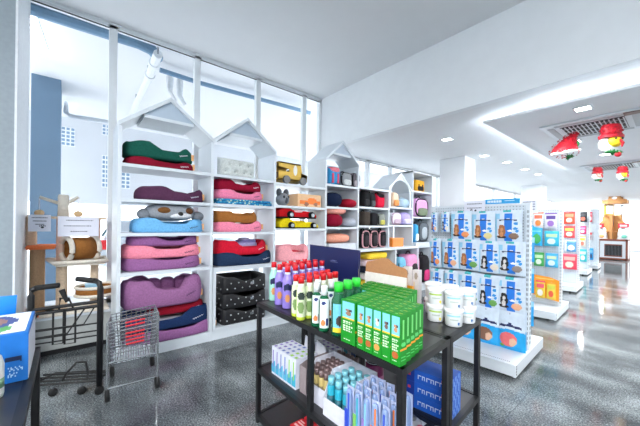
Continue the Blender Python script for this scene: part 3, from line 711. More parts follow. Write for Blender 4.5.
# base compartments to the right
cols = [((236, 190, 196), 'pale pink'), ((240, 206, 70), 'yellow'), ((232, 222, 214), 'cream'), ((40, 46, 66), 'navy'), ((226, 200, 206), 'pink grey'), ((238, 200, 60), 'golden yellow')]
yc, w = 4.45, .66
zz_ = .14
for k, (c, nm) in enumerate(cols):
    t = thing('folded_cloth', '%s folded cloth, %s from the bottom of the stack in the base cabinet' % (nm, ORD[k]), 'cloth', (XI + .03, yc + .03 * (k % 2), zz_), HP, 'folded cloths in the base cabinet')
    MB().blob(0, 0, .063, w / 2 - .02 * (k % 3), .17, .063, .35, 24, 10).build('cloth', fab(c), t, smooth=True); zz_ += .126
bag(397, 404.5, .14, .62, 'light blue pet carrier with black mesh in the base cabinet', (120, 186, 216), e=.4, window=(30, 34, 40), trim=(60, 90, 110), handle=BK, d=.34, xo=.05)
bag(405, 418, .14, .66, 'pink pet carrier with dark mesh in the base cabinet', (226, 150, 190), e=.4, window=(62, 52, 58), trim=(230, 170, 204), handle=(60, 40, 50), d=.36, xo=.05)
bag(420.5, 428, .14, .62, 'black and pink carrier at the far end of the base cabinet', (44, 42, 46), e=.5, pocket=(220, 70, 130), handle=BK, d=.3)
# ------------------------------------------------------------------ cat furniture on the sill
SISAL = mat('sisal', (226, 202, 174), .9, 0, .15, 90, .4); CARPET = mat('brown_carpet', (150, 96, 40), .95, 0, .18, 90, .4)
CREAM = mat('cream_plush', (230, 222, 208), .95, 0, .1, 80, .4); ORNG = mat('orange_plush', (246, 128, 74), .9, 0, .08, 60, .3); TANP = mat('tan_carpet', (192, 156, 120), .95, 0, .12, 90, .4)
CX = -4.39
def pt(px, py, x=CX): return Vector(atx(px, py, x))
def cat_tree():
    p = pt(66, 300); t = thing('cat_tree', 'cream and tan cat tree with a brown tunnel, standing on the window sill', 'cat tree', (CX, p.y, PZ))
    def B(n, b, m, **k): return b.build(n, m, t, world=True, **k)
    def post(n, px, za, zb_, r, x, m): q = pt(px, 225, x); return B(n, MB().lathe([(r, za), (r, zb_)], 16, x, q.y, 0), m, smooth=False)
    zt = pt(70, 262).z
    ya, yb = pt(48, 262).y, pt(106, 262).y
    post('post', 62.5, PZ + .03, zt - .03, .05, CX, SISAL)
    post('post', 95, PZ + .03, zt - .03, .042, CX - .06, SISAL)
    post('post', 60.5, zt + .02, pt(60, 217).z, .035, CX - .05, mat('pink_sisal', (232, 196, 176), .9, 0, .1, 90, .3))
    post('post', 97, zt + .02, pt(97, 217).z, .035, CX - .05, mat('pink_sisal', (232, 196, 176)))
    B('base_board', bx(CX - .19, CX + .19, pt(40, 300).y, yb + .02, PZ, PZ + .03), CREAM, bevel=.008)
    B('tray', bx(CX - .17, CX + .17, ya + .06, yb - .02, zt - .03, zt), CREAM, bevel=.01)
    B('tray_rim', MB().tube([(CX + .17, ya + .05, zt + .01), (CX + .17, yb, zt + .01), (CX - .17, yb, zt + .02), (CX - .17, ya + .05, zt + .02), (CX, ya, zt + .04)], .022, 8, True), CREAM, smooth=True)
    y0, y1 = pt(65, 250).y, pt(95, 250).y; zc = pt(80, 250).z; r = .125
    zc = zt + r + .026
    n = 24; tb = MB().lathe([(r - .012, y0), (r, y0), (r, y1), (r - .012, y1), (r - .012, y0)], n, CX, 0, zc, 'y'); tb.f = tb.f[:-2]
    ym = (y0 + y1) / 2; sa, ca = sin(radians(24)), cos(radians(24))
    def spin(b): b.v = [(CX + .01 + (x - CX) * ca - (y - ym) * sa, ym + (x - CX) * sa + (y - ym) * ca, z) for x, y, z in b.v]; return b
    B('tunnel', spin(tb), CARPET, smooth=True)
    for y in (y0, y1):
        B('tunnel_rim', spin(MB().tube([(CX + r * cos(2 * pi * k / n), y, zc + r * sin(2 * pi * k / n)) for k in range(n)], .026, 8, True)), CREAM, smooth=True)
    z2 = pt(75, 217).z
    B('top_board', bx(CX - .15, CX + .1, pt(51, 218).y, pt(106, 218).y, z2 - .025, z2), SISAL, bevel=.008)
    s = pt(63.5, 205)
    B('trunk', MB().lathe([(.052, z2), (.048, z2 + .1), (.05, z2 + .22), (.042, z2 + .245)], 14, CX, s.y, 0), CREAM, smooth=True)
    B('knot', MB().blob(CX + .05, s.y + .01, z2 + .10, .02, .038, .035), CREAM, smooth=True)
    for (a, b, nm) in (((58, 203), (39.5, 197), 1), ((68, 203), (78.5, 197), 2)):
        br = B('branch', MB().tube([pt(*a), pt(*b)], [.018, .016], 8), CREAM, smooth=True)
        e = pt(*b); c = Vector((0, 0, e.z - pt(39, 211).z))
        st = B('toy_string', MB().tube([e, e - c], .004, 5), PAPER)
        B('toy_ball', MB().blob(e.x, e.y, e.z - c.z - .02, .042, .042, .034), mat('tan_pompom', (222, 190, 146), .9, 0, .15, 60, .3), smooth=True)
    # lower ring bed
    q = pt(96, 288); ra = .19
    zr = q.z
    B('bed_floor', MB().lathe([(ra * .9, zr - .05), (ra * .9, zr - .03)], 24, CX + .06, q.y, 0), CREAM)
    tb = MB().lathe([(ra - .015, zr - .05), (ra, zr - .05), (ra, zr + .035), (ra - .015, zr + .035), (ra - .015, zr - .05)], 28, CX + .06, q.y, 0); tb.f = tb.f[:-2]
    B('bed_wall', tb, CARPET, smooth=True)
    for dz in (-.052, .037):
        B('bed_rim', MB().tube([(CX + .06 + ra * cos(2 * pi * k / 28), q.y + ra * sin(2 * pi * k / 28), zr + dz) for k in range(28)], .018, 8, True), CREAM, smooth=True)
    B('bed_post', MB().lathe([(.04, PZ + .03), (.04, zr - .05)], 12, CX - .02, q.y, 0), SISAL)
cat_tree()
q = pt(93, 281); t = thing('blue_toy', 'small light blue and white box sitting in the ring bed of the cat tree', 'box', (CX + .06, q.y, pt(96, 288).z - .03))
bx(-.06, .06, -.075, .075, 0, .10).build('carton', pap((150, 196, 222)), t, bevel=.006); bx(.06, .062, -.06, .06, .02, .06).build('printed_panel', pap((226, 236, 242)), t)
def small_tree():
    p = pt(38, 300, -4.42); X_ = -4.42
    t = thing('cat_tree', 'tan cat tree with a bright orange platform at the left edge of the window', 'cat tree', (X_, p.y, PZ))
    def B(n, b, m, **k): return b.build(n, m, t, world=True, **k)
    z = pt(38, 246, X_).z; z2 = pt(42, 215, X_).z
    B('base_board', bx(X_ - .15, X_ + .15, -.335, pt(55, 300, X_).y, PZ, PZ + .03), ORNG, bevel=.008)
    B('post', MB().lathe([(.062, PZ + .03), (.062, z - .03)], 16, X_ + .02, pt(37.5, 270, X_).y, 0), TANP)
    B('post', MB().lathe([(.05, z + .01), (.05, z2 - .02)], 16, X_ - .03, pt(30.5, 236, X_).y, 0), SISAL)
    B('platform', bx(X_ - .15, X_ + .15, -.335, pt(56, 246, X_).y, z - .03, z + .012), ORNG, bevel=.014)
    B('top_board', bx(X_ - .13, X_ + .1, pt(28, 215, X_).y, pt(50, 215, X_).y, z2 - .02, z2), SISAL, bevel=.008)
small_tree()
def sign(px0, py0, px1, py1, label, rows, x=-4.20, paw=None):
    p = atx(px0, py1, x); q = atx(px1, py0, x); w = q[1] - p[1]; h = q[2] - p[2]
    t = thing('paper_notice', label, 'notice', (x, p[1], p[2]), HP)
    bx(0, w, -.001, .001, 0, h).build('paper_sheet', PAPER, t)
    rg = random.Random(len(label))
    for r in rows:
        k = MB(); xx = w * r[0]
        while xx < w * r[1]:
            l = w * rg.uniform(.02, .05); k.box(xx, min(xx + l, w * r[1]), -.002, -.0015, h * r[2] - .004, h * r[2] + .006); xx += l + w * .015
        k.build('text_line', INK, t)
    if paw:
        g = MB(); cx, cz = w * paw[0], h * paw[1]
        g.blob(cx, -.002, cz, .013, .001, .011, 1, 10, 6)
        for a in (-.02, -.007, .007, .02): g.blob(cx + a, -.002, cz + .02 - abs(a) * .3, .005, .001, .007, 1, 8, 5)
        g.build('paw_print', mat('paw_ink', (60, 64, 74), .7), t)
    return t
sign(28, 215, 51, 231.5, 'small white paper notice with a paw print, taped up over the orange platform', [(.15, .85, .82), (.2, .8, .62), (.3, .7, .42)], paw=(.62, .25))
sign(57.5, 217, 99, 236.5, 'wide white paper notice hung on the cat tree above the brown tunnel', [(.2, .85, .80), (.14, .8, .52), (.3, .72, .24)])

# ------------------------------------------------------------------ folding wire trolleys
def trolley():
    X0 = -3.28
    a = atx(30.5, 330, X0); bq = atx(100, 330, X0 + .26)
    P0 = Vector((a[0], a[1], 0)); P1 = Vector((bq[0], bq[1], 0))
    t = thing('basket_trolley', 'black wire basket trolley with two tall posts and padded grips, near the window sill', 'trolley', (P0.x, P0.y, 0))
    dr = (P1 - P0); L = dr.length; e = dr / L; n = Vector((e.y, -e.x, 0))
    if n.x < 0: n = -n
    def B(nm, b, m, **k): return b.build(nm, m, t, world=True, **k)
    def at(s, f, z): return P0 + e * (s * L) + n * f + Vector((0, 0, z))
    zt0 = atx(32, 288, X0)[2]; zt1 = atx(98, 281, X0 + .26)[2]
    for (s, zt, d) in ((0, zt0, 1), (1, zt1, -1)):
        B('post', MB().tube([at(s, 0, .07), at(s, 0, zt - .06), at(s + .02 * d, 0, zt - .015), at(s + .08 * d, 0, zt + .0)], .022, 8), BLACKM, smooth=True)
        B('grip', MB().tube([at(s + .07 * d, 0, zt), at(s + .37 * d, -.02, zt + .015)], .021, 10), RUBBER, smooth=True)
        B('caster', MB().lathe([(.015, -.012), (.032, -.012), (.032, .012), (.015, .012)], 14, at(s, 0, 0).x, at(s, 0, 0).y, .032, 'x'), RUBBER, smooth=True)
    zr = atx(65, 318, X0 + .1)[2]
    for dz in (.04, .075): B('cross_bar', MB().tube([at(0, 0, zr + dz), at(1, 0, zr + dz + .06)], .013, 8), BLACKM)
    w = MB()
    for (s0, s1, d, za) in ((.03, .92, .10, -.06), (.10, .78, .17, -.10)):
        w.tube([at(s0, 0, zr + .04 + .06 * s0), at(s0 + .05, d, zr + za), at(s1 - .05, d, zr + za + .04), at(s1, 0, zr + .04 + .06 * s1)], .006, 6)
    for s in (.33, .50):
        w.tube([at(s, .01, zr + .06), at(s, .012, zr - .20), at(s + .15, .012, zr - .19), at(s + .15, .01, zr + .08)], .007, 6)
    for z in (-.10, -.16, -.20): w.tube([at(.0, 0, zr + z), at(1, 0, zr + z + .06)], .006, 6)
    w.tube([at(.40, 0, zr + .08), at(.44, .02, zr + .17), at(.56, .02, zr + .17), at(.6, 0, zr + .09)], .008, 6)
    B('wire_rack', w, BLKWIRE)
    B('lever', MB().tube([at(.54, .02, zr + .14), at(.47, .03, zr + .24)], [.012, .02], 8), RUBBER)
    f = MB()
    for k, dd in enumerate((.0, -.06, -.12, -.18)): f.tube([at(-.05, dd, .10), at(1.0, dd * .8, .11)], .008, 6)
    f.tube([at(.40, -.04, .1), at(.42, -.08, .15), at(.50, -.14, .21), at(.64, -.14, .21), at(.74, -.08, .15), at(.78, -.04, .1)], .009, 6)
    f.tube([at(0, 0, .1), at(.1, -.2, .1), at(.9, -.2, .1), at(1, 0, .1)], .009, 6)
    B('base_frame', f, BLKWIRE)
    for s in (.30, .72):
        c = at(s, -.02, .045)
        g = B('caster_fork', MB().tube([at(s - .03, -.02, .10), c, at(s + .03, -.02, .10)], .008, 6), CHROME)
        MB().lathe([(.012, -.012), (.030, -.012), (.030, .012), (.012, .012)], 14, c.x - t.location.x, c.y - t.location.y, .030, 'x').build('wheel', RUBBER, g, smooth=True)
trolley()
def wire_cart():
    A0 = Vector(atz(107, 402)); A1 = Vector(atz(157, 388)); A2 = Vector(atz(152, 366)); A3 = Vector(atz(112, 377))
    t = thing('wire_cart', 'silver wire shopping cart with red wires in its basket, on four black casters', 'cart', A0)
    def B(nm, b, m, **k): return b.build(nm, m, t, world=True, **k)
    zT = atx(130, 309, (A0.x + A2.x) / 2)[2]
    up = lambda p, z: Vector((p.x, p.y, z))
    lr = lambda a, b, s: a + (b - a) * s
    zt = zT; zbm = .27
    # basket tapers downwards
    T = [up(A0, zt - .03), up(A1, zt + .0), up(lr(A1, A2, .55), zt + .0), up(lr(A0, A3, .55), zt - .03)]
    cen = (A0 + A1 + A2 + A3) / 4
    Bt = [up(lr(p, cen, .12), zbm) for p in (A0, A1, A2, A3)]
    red = MB(); w = MB()
    for k in range(4):
        k2 = (k + 1) % 4
        for i in range(10):
            s = i / 9; w.tube([lr(T[k], T[k2], s), lr(Bt[k], Bt[k2], s)], .0035, 5)
    for j in range(13):
        s = j / 12; ring = [lr(T[k], Bt[k], s) for k in range(4)]
        for k in range(4):
            w.tube([ring[k], ring[(k + 1) % 4]], .0055 if j in (0, 3, 9, 12) else .0035, 5)
        if j in (1, 2, 4, 5, 6, 7):
            a, b = ring[0], ring[1]
            red.tube([lr(a, b, .34) + Vector((.004, -.004, 0)), lr(a, b, .74) + Vector((.004, -.004, 0))], .007, 6)
    for i in range(9):
        w.tube([lr(Bt[0], Bt[1], i / 8), lr(Bt[3], Bt[2], i / 8)], .0035, 5)
    B('wire_basket', w, CHROME); B('red_wires', red, pla((206, 36, 48)))
    for p, q in zip((A0, A1, A2, A3), [T[0], T[1], up(A2, .45), up(A3, .45)]):
        B('leg', MB().tube([up(p, .09), q], .010, 8), CHROME)
    B('cross_bar', MB().tube([up(A0, .10), up(A1, .10)], .008, 6), CHROME)
    B('cross_bar', MB().tube([up(A0, .30), up(A1, .30)], .008, 6), CHROME)
    for p in (A0, A1, A2, A3):
        B('caster', MB().lathe([(.02, -.016), (.045, -.014), (.05, 0), (.045, .014), (.02, .016)], 16, p.x, p.y, .05, 'y'), RUBBER, smooth=True)
wire_cart()

# ------------------------------------------------------------------ black table at the left with a blue carton
TZ = .85
def steel_table(name, label, c, group=None, mids=True, boards=(TZ, .39, .06), seam=False):
    # c: four corners front-left, front-right, back-right, back-left in plan
    o = Vector((sum(p[0] for p in c) / 4, sum(p[1] for p in c) / 4, 0))
    t = thing(name, label, 'table', o, 0, group)
    C = [Vector((p[0], p[1], 0)) - o for p in c]
    ins = lambda p, d: p - p.normalized() * d
    def bl(s, q): return C[0] * (1 - s) * (1 - q) + C[1] * s * (1 - q) + C[2] * s * q + C[3] * (1 - s) * q
    for i, z in enumerate(boards):
        I = [ins(p, .022) for p in C]
        zz0 = z - .022; zt = z - (.001 if i == 0 else .004)
        MB().hexa([(p.x, p.y, zz0) for p in I], [(p.x, p.y, zt) for p in I]).build('table_top' if i == 0 else 'lower_shelf', BLACKW, t)
        fr = MB()
        for k in range(4):
            a, b = C[k], C[(k + 1) % 4]; n_ = Vector((-(b - a).y, (b - a).x, 0)).normalized() * .026
            q = [a, b, b + n_, a + n_]
            fr.hexa([(p.x, p.y, z - .03) for p in q], [(p.x, p.y, z) for p in q])
        fr.build('frame', BLACKM, t)
    pts = [(0, 0), (1, 0), (1, 1), (0, 1)] + ([(.51, 0), (.51, 1)] if mids else [])
    for (s, q) in pts:
        p = bl(s, q); p = Vector((p.x + (.014 if s < .5 else (-.014 if s > .9 else 0)), p.y + (.014 if q < .5 else -.014), 0))
        bx(p.x - .0135, p.x + .0135, p.y - .0135, p.y + .0135, 0, boards[0] - .03).build('leg', BLACKM, t)
    return t
ft = steel_table('display_table', 'black steel table in the left foreground carrying a blue carton', [(-1.80, -1.0), (-.3, -1.0), (-.3, -.088), (-1.80, -.088)], mids=False, boards=(TZ, .25))
# blue carton of pet food: near right edge of that table
def blue_carton():
    X1, Y1, D, Wd, Hh = -1.45, -.102, .30, .315, .168     # corner nearest the aisle
    t = thing('food_carton', 'large blue food carton with a white end, on the left foreground table', 'carton', (X1, Y1, TZ), radians(0.5))
    bx(-Wd, 0, -D, 0, 0, Hh).build('carton', pap((16, 104, 186)), t, bevel=.002)
    MBl = {'name_banner': pap((18, 34, 70)), 'script_line': pap((170, 206, 236)), 'food_picture': pap((150, 112, 96)), 'bowl_ring': pap((64, 76, 130)), 'top_print': pap((226, 234, 240)), 'greens': pap((88, 160, 84))}
    def f(u, v):          # u from the near corner along the blue face
        u = u / .3
        if .18 < u < .62 and abs(v - .47 - .03 * u) < .05: return 'name_banner'
        if abs(v - .28 - .03 * sin(u * 60)) < .016 and .15 < u < .55: return 'script_line'
        if abs(v - .17 - .03 * sin(u * 66)) < .016 and .3 < u < .55: return 'script_line'
        return None
    paint(t, lambda u, v: (.001, -u * D, v * Hh), f, 90, 34, MBl)
    def g(u, v):
        if ell(u, v, .42, .50, .26, .26): return 'food_picture'
        if ell(u, v, .42, .50, .34, .36): return 'bowl_ring'
        if ell(u, v, .75, .25, .14, .08): return 'greens'
        return 'top_print' if .03 < u < .97 and .03 < v < .97 else None
    paint(t, lambda u, v: (-Wd * (1 - u), -D * v, Hh + .001), g, 30, 30, MBl)
    bx(-Wd + .004, -.002, 0, .001, 0.004, Hh - .012).build('white_end', pap((206, 212, 220)), t)
    return t
blue_carton()
t = thing('food_pouch', 'white and blue stand-up food pouch behind the blue carton, at the left picture edge', 'pouch', (-1.715, -.30, TZ), HP)
t.location = (-1.815, -.325, TZ)
def pouch_surf(u, v, sg): return ((u - .5) * (.30 + .02 * v), sg * .045 * (1 - v) ** .6 * (1 - abs(2 * u - 1) ** 3), v * .235)
_m = {'blue_side': foil((24, 128, 222)), 'pouch_body': foil((214, 224, 232)), 'printed_script': foil((40, 90, 170))}
paint(t, lambda u, v: pouch_surf(u, v, -1), lambda u, v: 'blue_side' if u > .55 else ('printed_script' if ell(u, v, .48, .5, .05, .08) else 'pouch_body'), 24, 16, _m)
MB().grid(lambda u, v: pouch_surf(1 - u, v, 1), 12, 10).build('pouch_back', _m['blue_side'], t, smooth=True)
t = thing('white_bottle', 'white bottle with a yellow cap in front of the blue carton', 'bottle', (-1.365, -.178, TZ))
MB().lathe([(.026, 0), (.028, .01), (.028, .10), (.022, .125), (.014, .135)], 20).build('bottle_body', pla((226, 230, 228)), t, smooth=True)
MB().lathe([(.016, .135), (.016, .155), (.012, .16)], 16).build('cap', pla((244, 206, 40)), t, smooth=True)
MB().lathe([(.0283, .03), (.0283, .06)], 20).build('label_band', pla((120, 160, 130)), t, smooth=True)
# ------------------------------------------------------------------ black steel tables in the middle
Lc, Fc, Rc = (-1.915, 1.03), (-.671, .985), (-.755, 1.905); Bc = (-2.0, 1.95)
def tb(s, q):      # s: 0 left .. 1 right, q: 0 front .. 1 back
    return tuple(Lc[i] * (1 - s) * (1 - q) + Fc[i] * s * (1 - q) + Rc[i] * s * q + Bc[i] * (1 - s) * q for i in (0, 1))
steel_table('display_table', 'black steel shelf table nearest the camera, under bottles and green boxes', [tb(0, 0), tb(1, 0), tb(1, .497), tb(0, .497)], 'black tables in the middle of the shop')
steel_table('display_table', 'black steel shelf table behind the first, under the white tubs', [tb(0, .503), tb(1, .503), tb(1, 1), tb(0, 1)], 'black tables in the middle of the shop')
def leftx(y): s = (y - Lc[1]) / (Bc[1] - Lc[1]); return Lc[0] + (Bc[0] - Lc[0]) * s
# bottles
def bottle_proto(name, label, r, h, capc, body, shoulder=.72, neck=.36, lab=None, capr=None, caph=.034, collar=None, rimcol=None, translucent=False):
    t = thing(name, label, 'bottle', (0, 0, 0))
    hb = h - caph
    prof = [(r * .93, 0), (r, .008), (r, hb * shoulder), (r * .93, hb * (shoulder + .06)), (r * .7, hb * (shoulder + .15)), (r * neck * 1.35, hb * .95), (r * neck * 1.3, hb)]
    bm_ = mat('bottle_%d_%d_%d' % body, body, .12 if translucent else .25, 0, .03, 12)
    if translucent: bm_.node_tree.nodes['Principled BSDF'].inputs['Transmission Weight'].default_value = .45
    body_ = MB().lathe(prof, 20).build('bottle_body', bm_, t, smooth=True)
    cr = capr or r * .58
    MB().lathe([(cr, hb - .004), (cr, h - .003), (cr * .9, h)], 18).build('cap', pla(capc), t, smooth=True)
    if collar: MB().lathe([(cr * 1.25, hb - .05), (cr * .98, hb - .02), (cr * .98, hb - .004)], 18).build('collar', pla(collar), t, smooth=True)
    if lab:
        a0, a1, z0, z1, fn, mats = lab
        ac = -.57      # turned towards the aisle
        paint(body_, lambda u, v: (r * 1.015 * cos(ac + a0 + (a1 - a0) * u), r * 1.015 * sin(ac + a0 + (a1 - a0) * u), z0 + (z1 - z0) * v), fn, 16, 24, mats)
    return t
def lab_purple(u, v):
    if ell(u, v, .5, .62, .40, .16) and (v > .56 or abs(u - .5) > .2): return 'logo_patch'
    if ell(u, v, .52, .63, .26, .06): return 'logo_flash'
    if ell(u, v, .5, .22, .22, .15): return 'dog_picture'
    return None
LPM = {'logo_patch': pap((22, 32, 78)), 'logo_flash': pap((240, 170, 50)), 'dog_picture': pap((206, 140, 86))}
PB = bottle_proto('shampoo_bottle', '', .034, .275, (214, 30, 44), (142, 124, 208), lab=(-1.1, 1.1, .03, .20, lab_purple, LPM), collar=(190, 198, 232), capr=.019)
MINT = bottle_proto('shampoo_bottle', '', .034, .275, (214, 30, 44), (160, 216, 200), lab=(-1.1, 1.1, .03, .20, lab_purple, LPM), collar=(206, 232, 226), capr=.019)
YB_ = bottle_proto('shampoo_bottle', '', .0275, .248, (216, 32, 40), (194, 212, 70), lab=(-1.2, 1.2, .02, .19, lambda u, v: 'logo_patch' if ell(u, v, .5, .7, .35, .13) else ('cat_picture' if ell(u, v, .45, .32, .3, .2) else 'label_paper'), {'logo_patch': pap((40, 56, 50)), 'cat_picture': pap((120, 150, 90)), 'label_paper': pap((214, 226, 190))}), collar=(226, 232, 214), capr=.0185)
WB = bottle_proto('mouthwash_bottle', '', .029, .235, (226, 232, 234), (28, 124, 82), lab=(-1.0, .9, .02, .17, lambda u, v: 'printed_mark' if ell(u, v, .4, .86, .2, .06) or (.6 < u < .85 and .1 < v < .35) else ('orange_print' if ell(u, v, .35, .18, .22, .1) else 'label_paper'), {'printed_mark': pap((30, 50, 110)), 'label_paper': pap((224, 234, 236)), 'orange_print': pap((226, 130, 70))}), capr=.018, caph=.045, shoulder=.78, translucent=True)
GB = bottle_proto('mouthwash_bottle', '', .037, .262, (50, 206, 62), (24, 116, 74), lab=(-1.0, 1.0, .02, .16, lambda u, v: 'dog_picture' if ell(u, v, .5, .4, .26, .18) else ('yellow_strip' if v < .16 else ('leaf_print' if ell(u, v, .8, .2, .15, .12) else 'label_sky')), {'dog_picture': pap((60, 52, 50)), 'yellow_strip': pap((226, 196, 50)), 'leaf_print': pap((60, 170, 60)), 'label_sky': pap((110, 190, 222))}), capr=.0235, caph=.045, shoulder=.74, neck=.5, translucent=True)
used = set()
def put(proto, x, y, label, grp, z=TZ, rz=0.0):
    if proto.name not in used:
        used.add(proto.name); proto.location = (x, y, z); proto['label'] = label; proto['group'] = grp; proto.rotation_euler = (0, 0, rz); return proto
    return dup(proto, (x, y, z), rz, label, grp)
rowsP = [('row nearest the window', [(-1.893, 1.155), (-1.875, 1.232), (-1.897, 1.308), (-1.912, 1.384), (-1.925, 1.462)]),
         ('middle row', [(-1.762, 1.122), (-1.775, 1.197), (-1.806, 1.275), (-1.822, 1.352), (-1.835, 1.43), (-1.85, 1.508)]),
         ('row nearest the aisle', [(-1.655, 1.115), (-1.675, 1.192), (-1.70, 1.268), (-1.72, 1.345), (-1.742, 1.422), (-1.758, 1.50)])]
for nm, ps in rowsP:
    for k, (x, y) in enumerate(ps):
        if nm.startswith('row nearest the w') and k == 0:
            put(MINT, x, y, 'mint green shampoo bottle with red cap at the left corner of the table', 'red capped shampoo bottles')
        else:
            put(PB, x, y, 'purple shampoo bottle with red cap, %s from the front in the %s' % (ORD[k], nm), 'red capped shampoo bottles')
rowsY = [('back row', [(-1.48, 1.06), (-1.497, 1.119), (-1.503, 1.178), (-1.508, 1.237), (-1.517, 1.297), (-1.53, 1.357)]),
         ('front row', [(-1.405, 1.042), (-1.40, 1.10), (-1.405, 1.158), (-1.411, 1.217), (-1.417, 1.276), (-1.43, 1.335)])]
for nm, ps in rowsY:
    for k, (x, y) in enumerate(ps):
        put(YB_, x, y, 'yellow green shampoo bottle with red cap, %s from the table edge in the %s' % (ORD[k], nm), 'yellow green shampoo bottles')
for (x, y, lb) in [(-1.268, 1.047, 'green mouthwash bottle with white cap and tall white label, left of the front pair'), (-1.183, 1.028, 'green mouthwash bottle with white cap and tall white label, right of the front pair'),
                   (-1.335, 1.11, 'green mouthwash bottle with white cap, behind the front pair beside the yellow bottles'), (-1.29, 1.175, 'green mouthwash bottle with white cap, between the yellow bottles and the bright green caps'), (-1.235, 1.245, 'green mouthwash bottle with white cap, farthest from the table edge')]:
    put(WB, x, y, lb, 'white capped mouthwash bottles')
for (x, y, lb) in [(-1.098, 1.05, 'green mouthwash bottle with bright green cap, nearest the table edge'), (-1.115, 1.133, 'green mouthwash bottle with bright green cap, middle of three'), (-1.132, 1.216, 'green mouthwash bottle with bright green cap, farthest from the table edge')]:
    put(GB, x, y, lb, 'green capped mouthwash bottles')
# green dental boxes
GR = pap((10, 136, 28)); GR2 = pap((44, 164, 56))
def green_box(name, W, D, Hh, dogc, foodc):
    t = thing(name, '', 'box', (0, 0, 0))
    cb = bx(-W / 2, W / 2, 0, D, 0, Hh).build('carton', GR, t, bevel=.0012)
    mats = {'sky_picture': pap((120, 196, 226)), 'dog_picture': pap(dogc), 'dog_dark': pap((52, 44, 44)), 'title_print': pap((214, 236, 206)), 'food_picture': pap(foodc or (176, 92, 44)), 'yellow_strip': pap((232, 190, 50))}
    def f(u, v):
        if .1 < u < .92 and .60 < v < .965:
            if ell(u, v, .55, .70, .20, .055) or ell(u, v, .46, .775, .13, .03): return 'dog_picture'
            if ell(u, v, .64, .775, .14, .03) or ell(u, v, .46, .72, .06, .02): return 'dog_dark'
            return 'sky_picture'
        if .1 < u < .92 and .565 < v < .60: return 'yellow_strip'
        if foodc and ell(u, v, .48, .20, .33, .075): return 'food_picture'
        for (c, a, b) in ((.50, .1, .8), (.455, .1, .7), (.40, .12, .85), (.35, .15, .75), (.30, .12, .8), (.09, .2, .75)):
            if abs(v - c) < .011 and a < u < b and (int(u * 22) % 4 != 3): return 'title_print'
        return None
    paint(cb, lambda u, v: ((u - .5) * W, -.0006, v * Hh), f, 18, 60, mats, smooth=False)
    def g(u, v):
        if v < .06 or v > .94: return None
        if .30 < v < .335: return 'orange_strip'
        if ell(u, v, .5, .42, .36, .05): return 'round_mark'
        for c in (.12, .17, .22, .26):
            if abs(v - c) < .01 and .15 < u < .85: return 'round_mark'
        if .35 < u < .6 and .52 < v < .9: return 'side_title'
        return None
    paint(cb, lambda u, v: (W / 2 + .0006, u * D, v * Hh), g, 12, 50, {'orange_strip': pap((240, 150, 40)), 'round_mark': pap((90, 200, 110)), 'side_title': pap((120, 214, 120))}, smooth=False)
    def top(u, v): return 'top_mark' if (.15 < u < .55 and .25 < v < .45) else ('top_yellow' if .4 < u < .85 and .6 < v < .75 else None)
    paint(cb, lambda u, v: ((u - .5) * W, v * D, Hh + .0006), top, 10, 10, {'top_mark': pap((150, 222, 130)), 'top_yellow': pap((200, 200, 60))}, smooth=False)
    return t
proto = [green_box('dental_treat_box', .0445, .0445, .20, (196, 140, 96), (176, 92, 44)), green_box('dental_treat_box', .0445, .0445, .20, (120, 92, 76), None), green_box('dental_treat_box', .0445, .0445, .20, (226, 206, 190), (206, 150, 76)), green_box('dental_treat_box', .092, .0445, .20, (150, 110, 84), None)]
def edge_y(x): s = (x - Lc[0]) / (Fc[0] - Lc[0]); return Lc[1] + (Fc[1] - Lc[1]) * s
colname = ['rightmost column', 'second column from the right', 'third column from the right', 'fourth column from the right', 'fifth column from the right']
order = [0, 1, 2, 0, 0]
for k in range(5):
    for j in range(5):
        x = -.712 - .0475 * k - .010 * j; y = edge_y(x) + .006 + .0462 * j
        put(proto[order[k]], x, y, 'green dental treat box, %s from the front, %s, front block' % (ORD[j], colname[k]), 'green dental treat boxes')
for j in range(5):
    x = -.982 - .010 * j; put(proto[3], x, edge_y(x) + .004 + .0462 * j, 'wide green dental treat box beside the green capped bottles, %s from the front' % ORD[j], 'wide green dental treat boxes')
for j in range(4):
    for k in range(7):
        x = -.868 - .0475 * k - .024 * j + .005 * ((k * 5 + j * 3) % 3); y = 1.25 + .060 * j
        put(proto[1], x, y, 'green dental treat box, %s row of the rear block, %s from its right end' % (ORD[j], ORD[k]), 'green dental treat boxes in the rear block', TZ + .004 * ((k * 7 + j * 3) % 3) * 0)
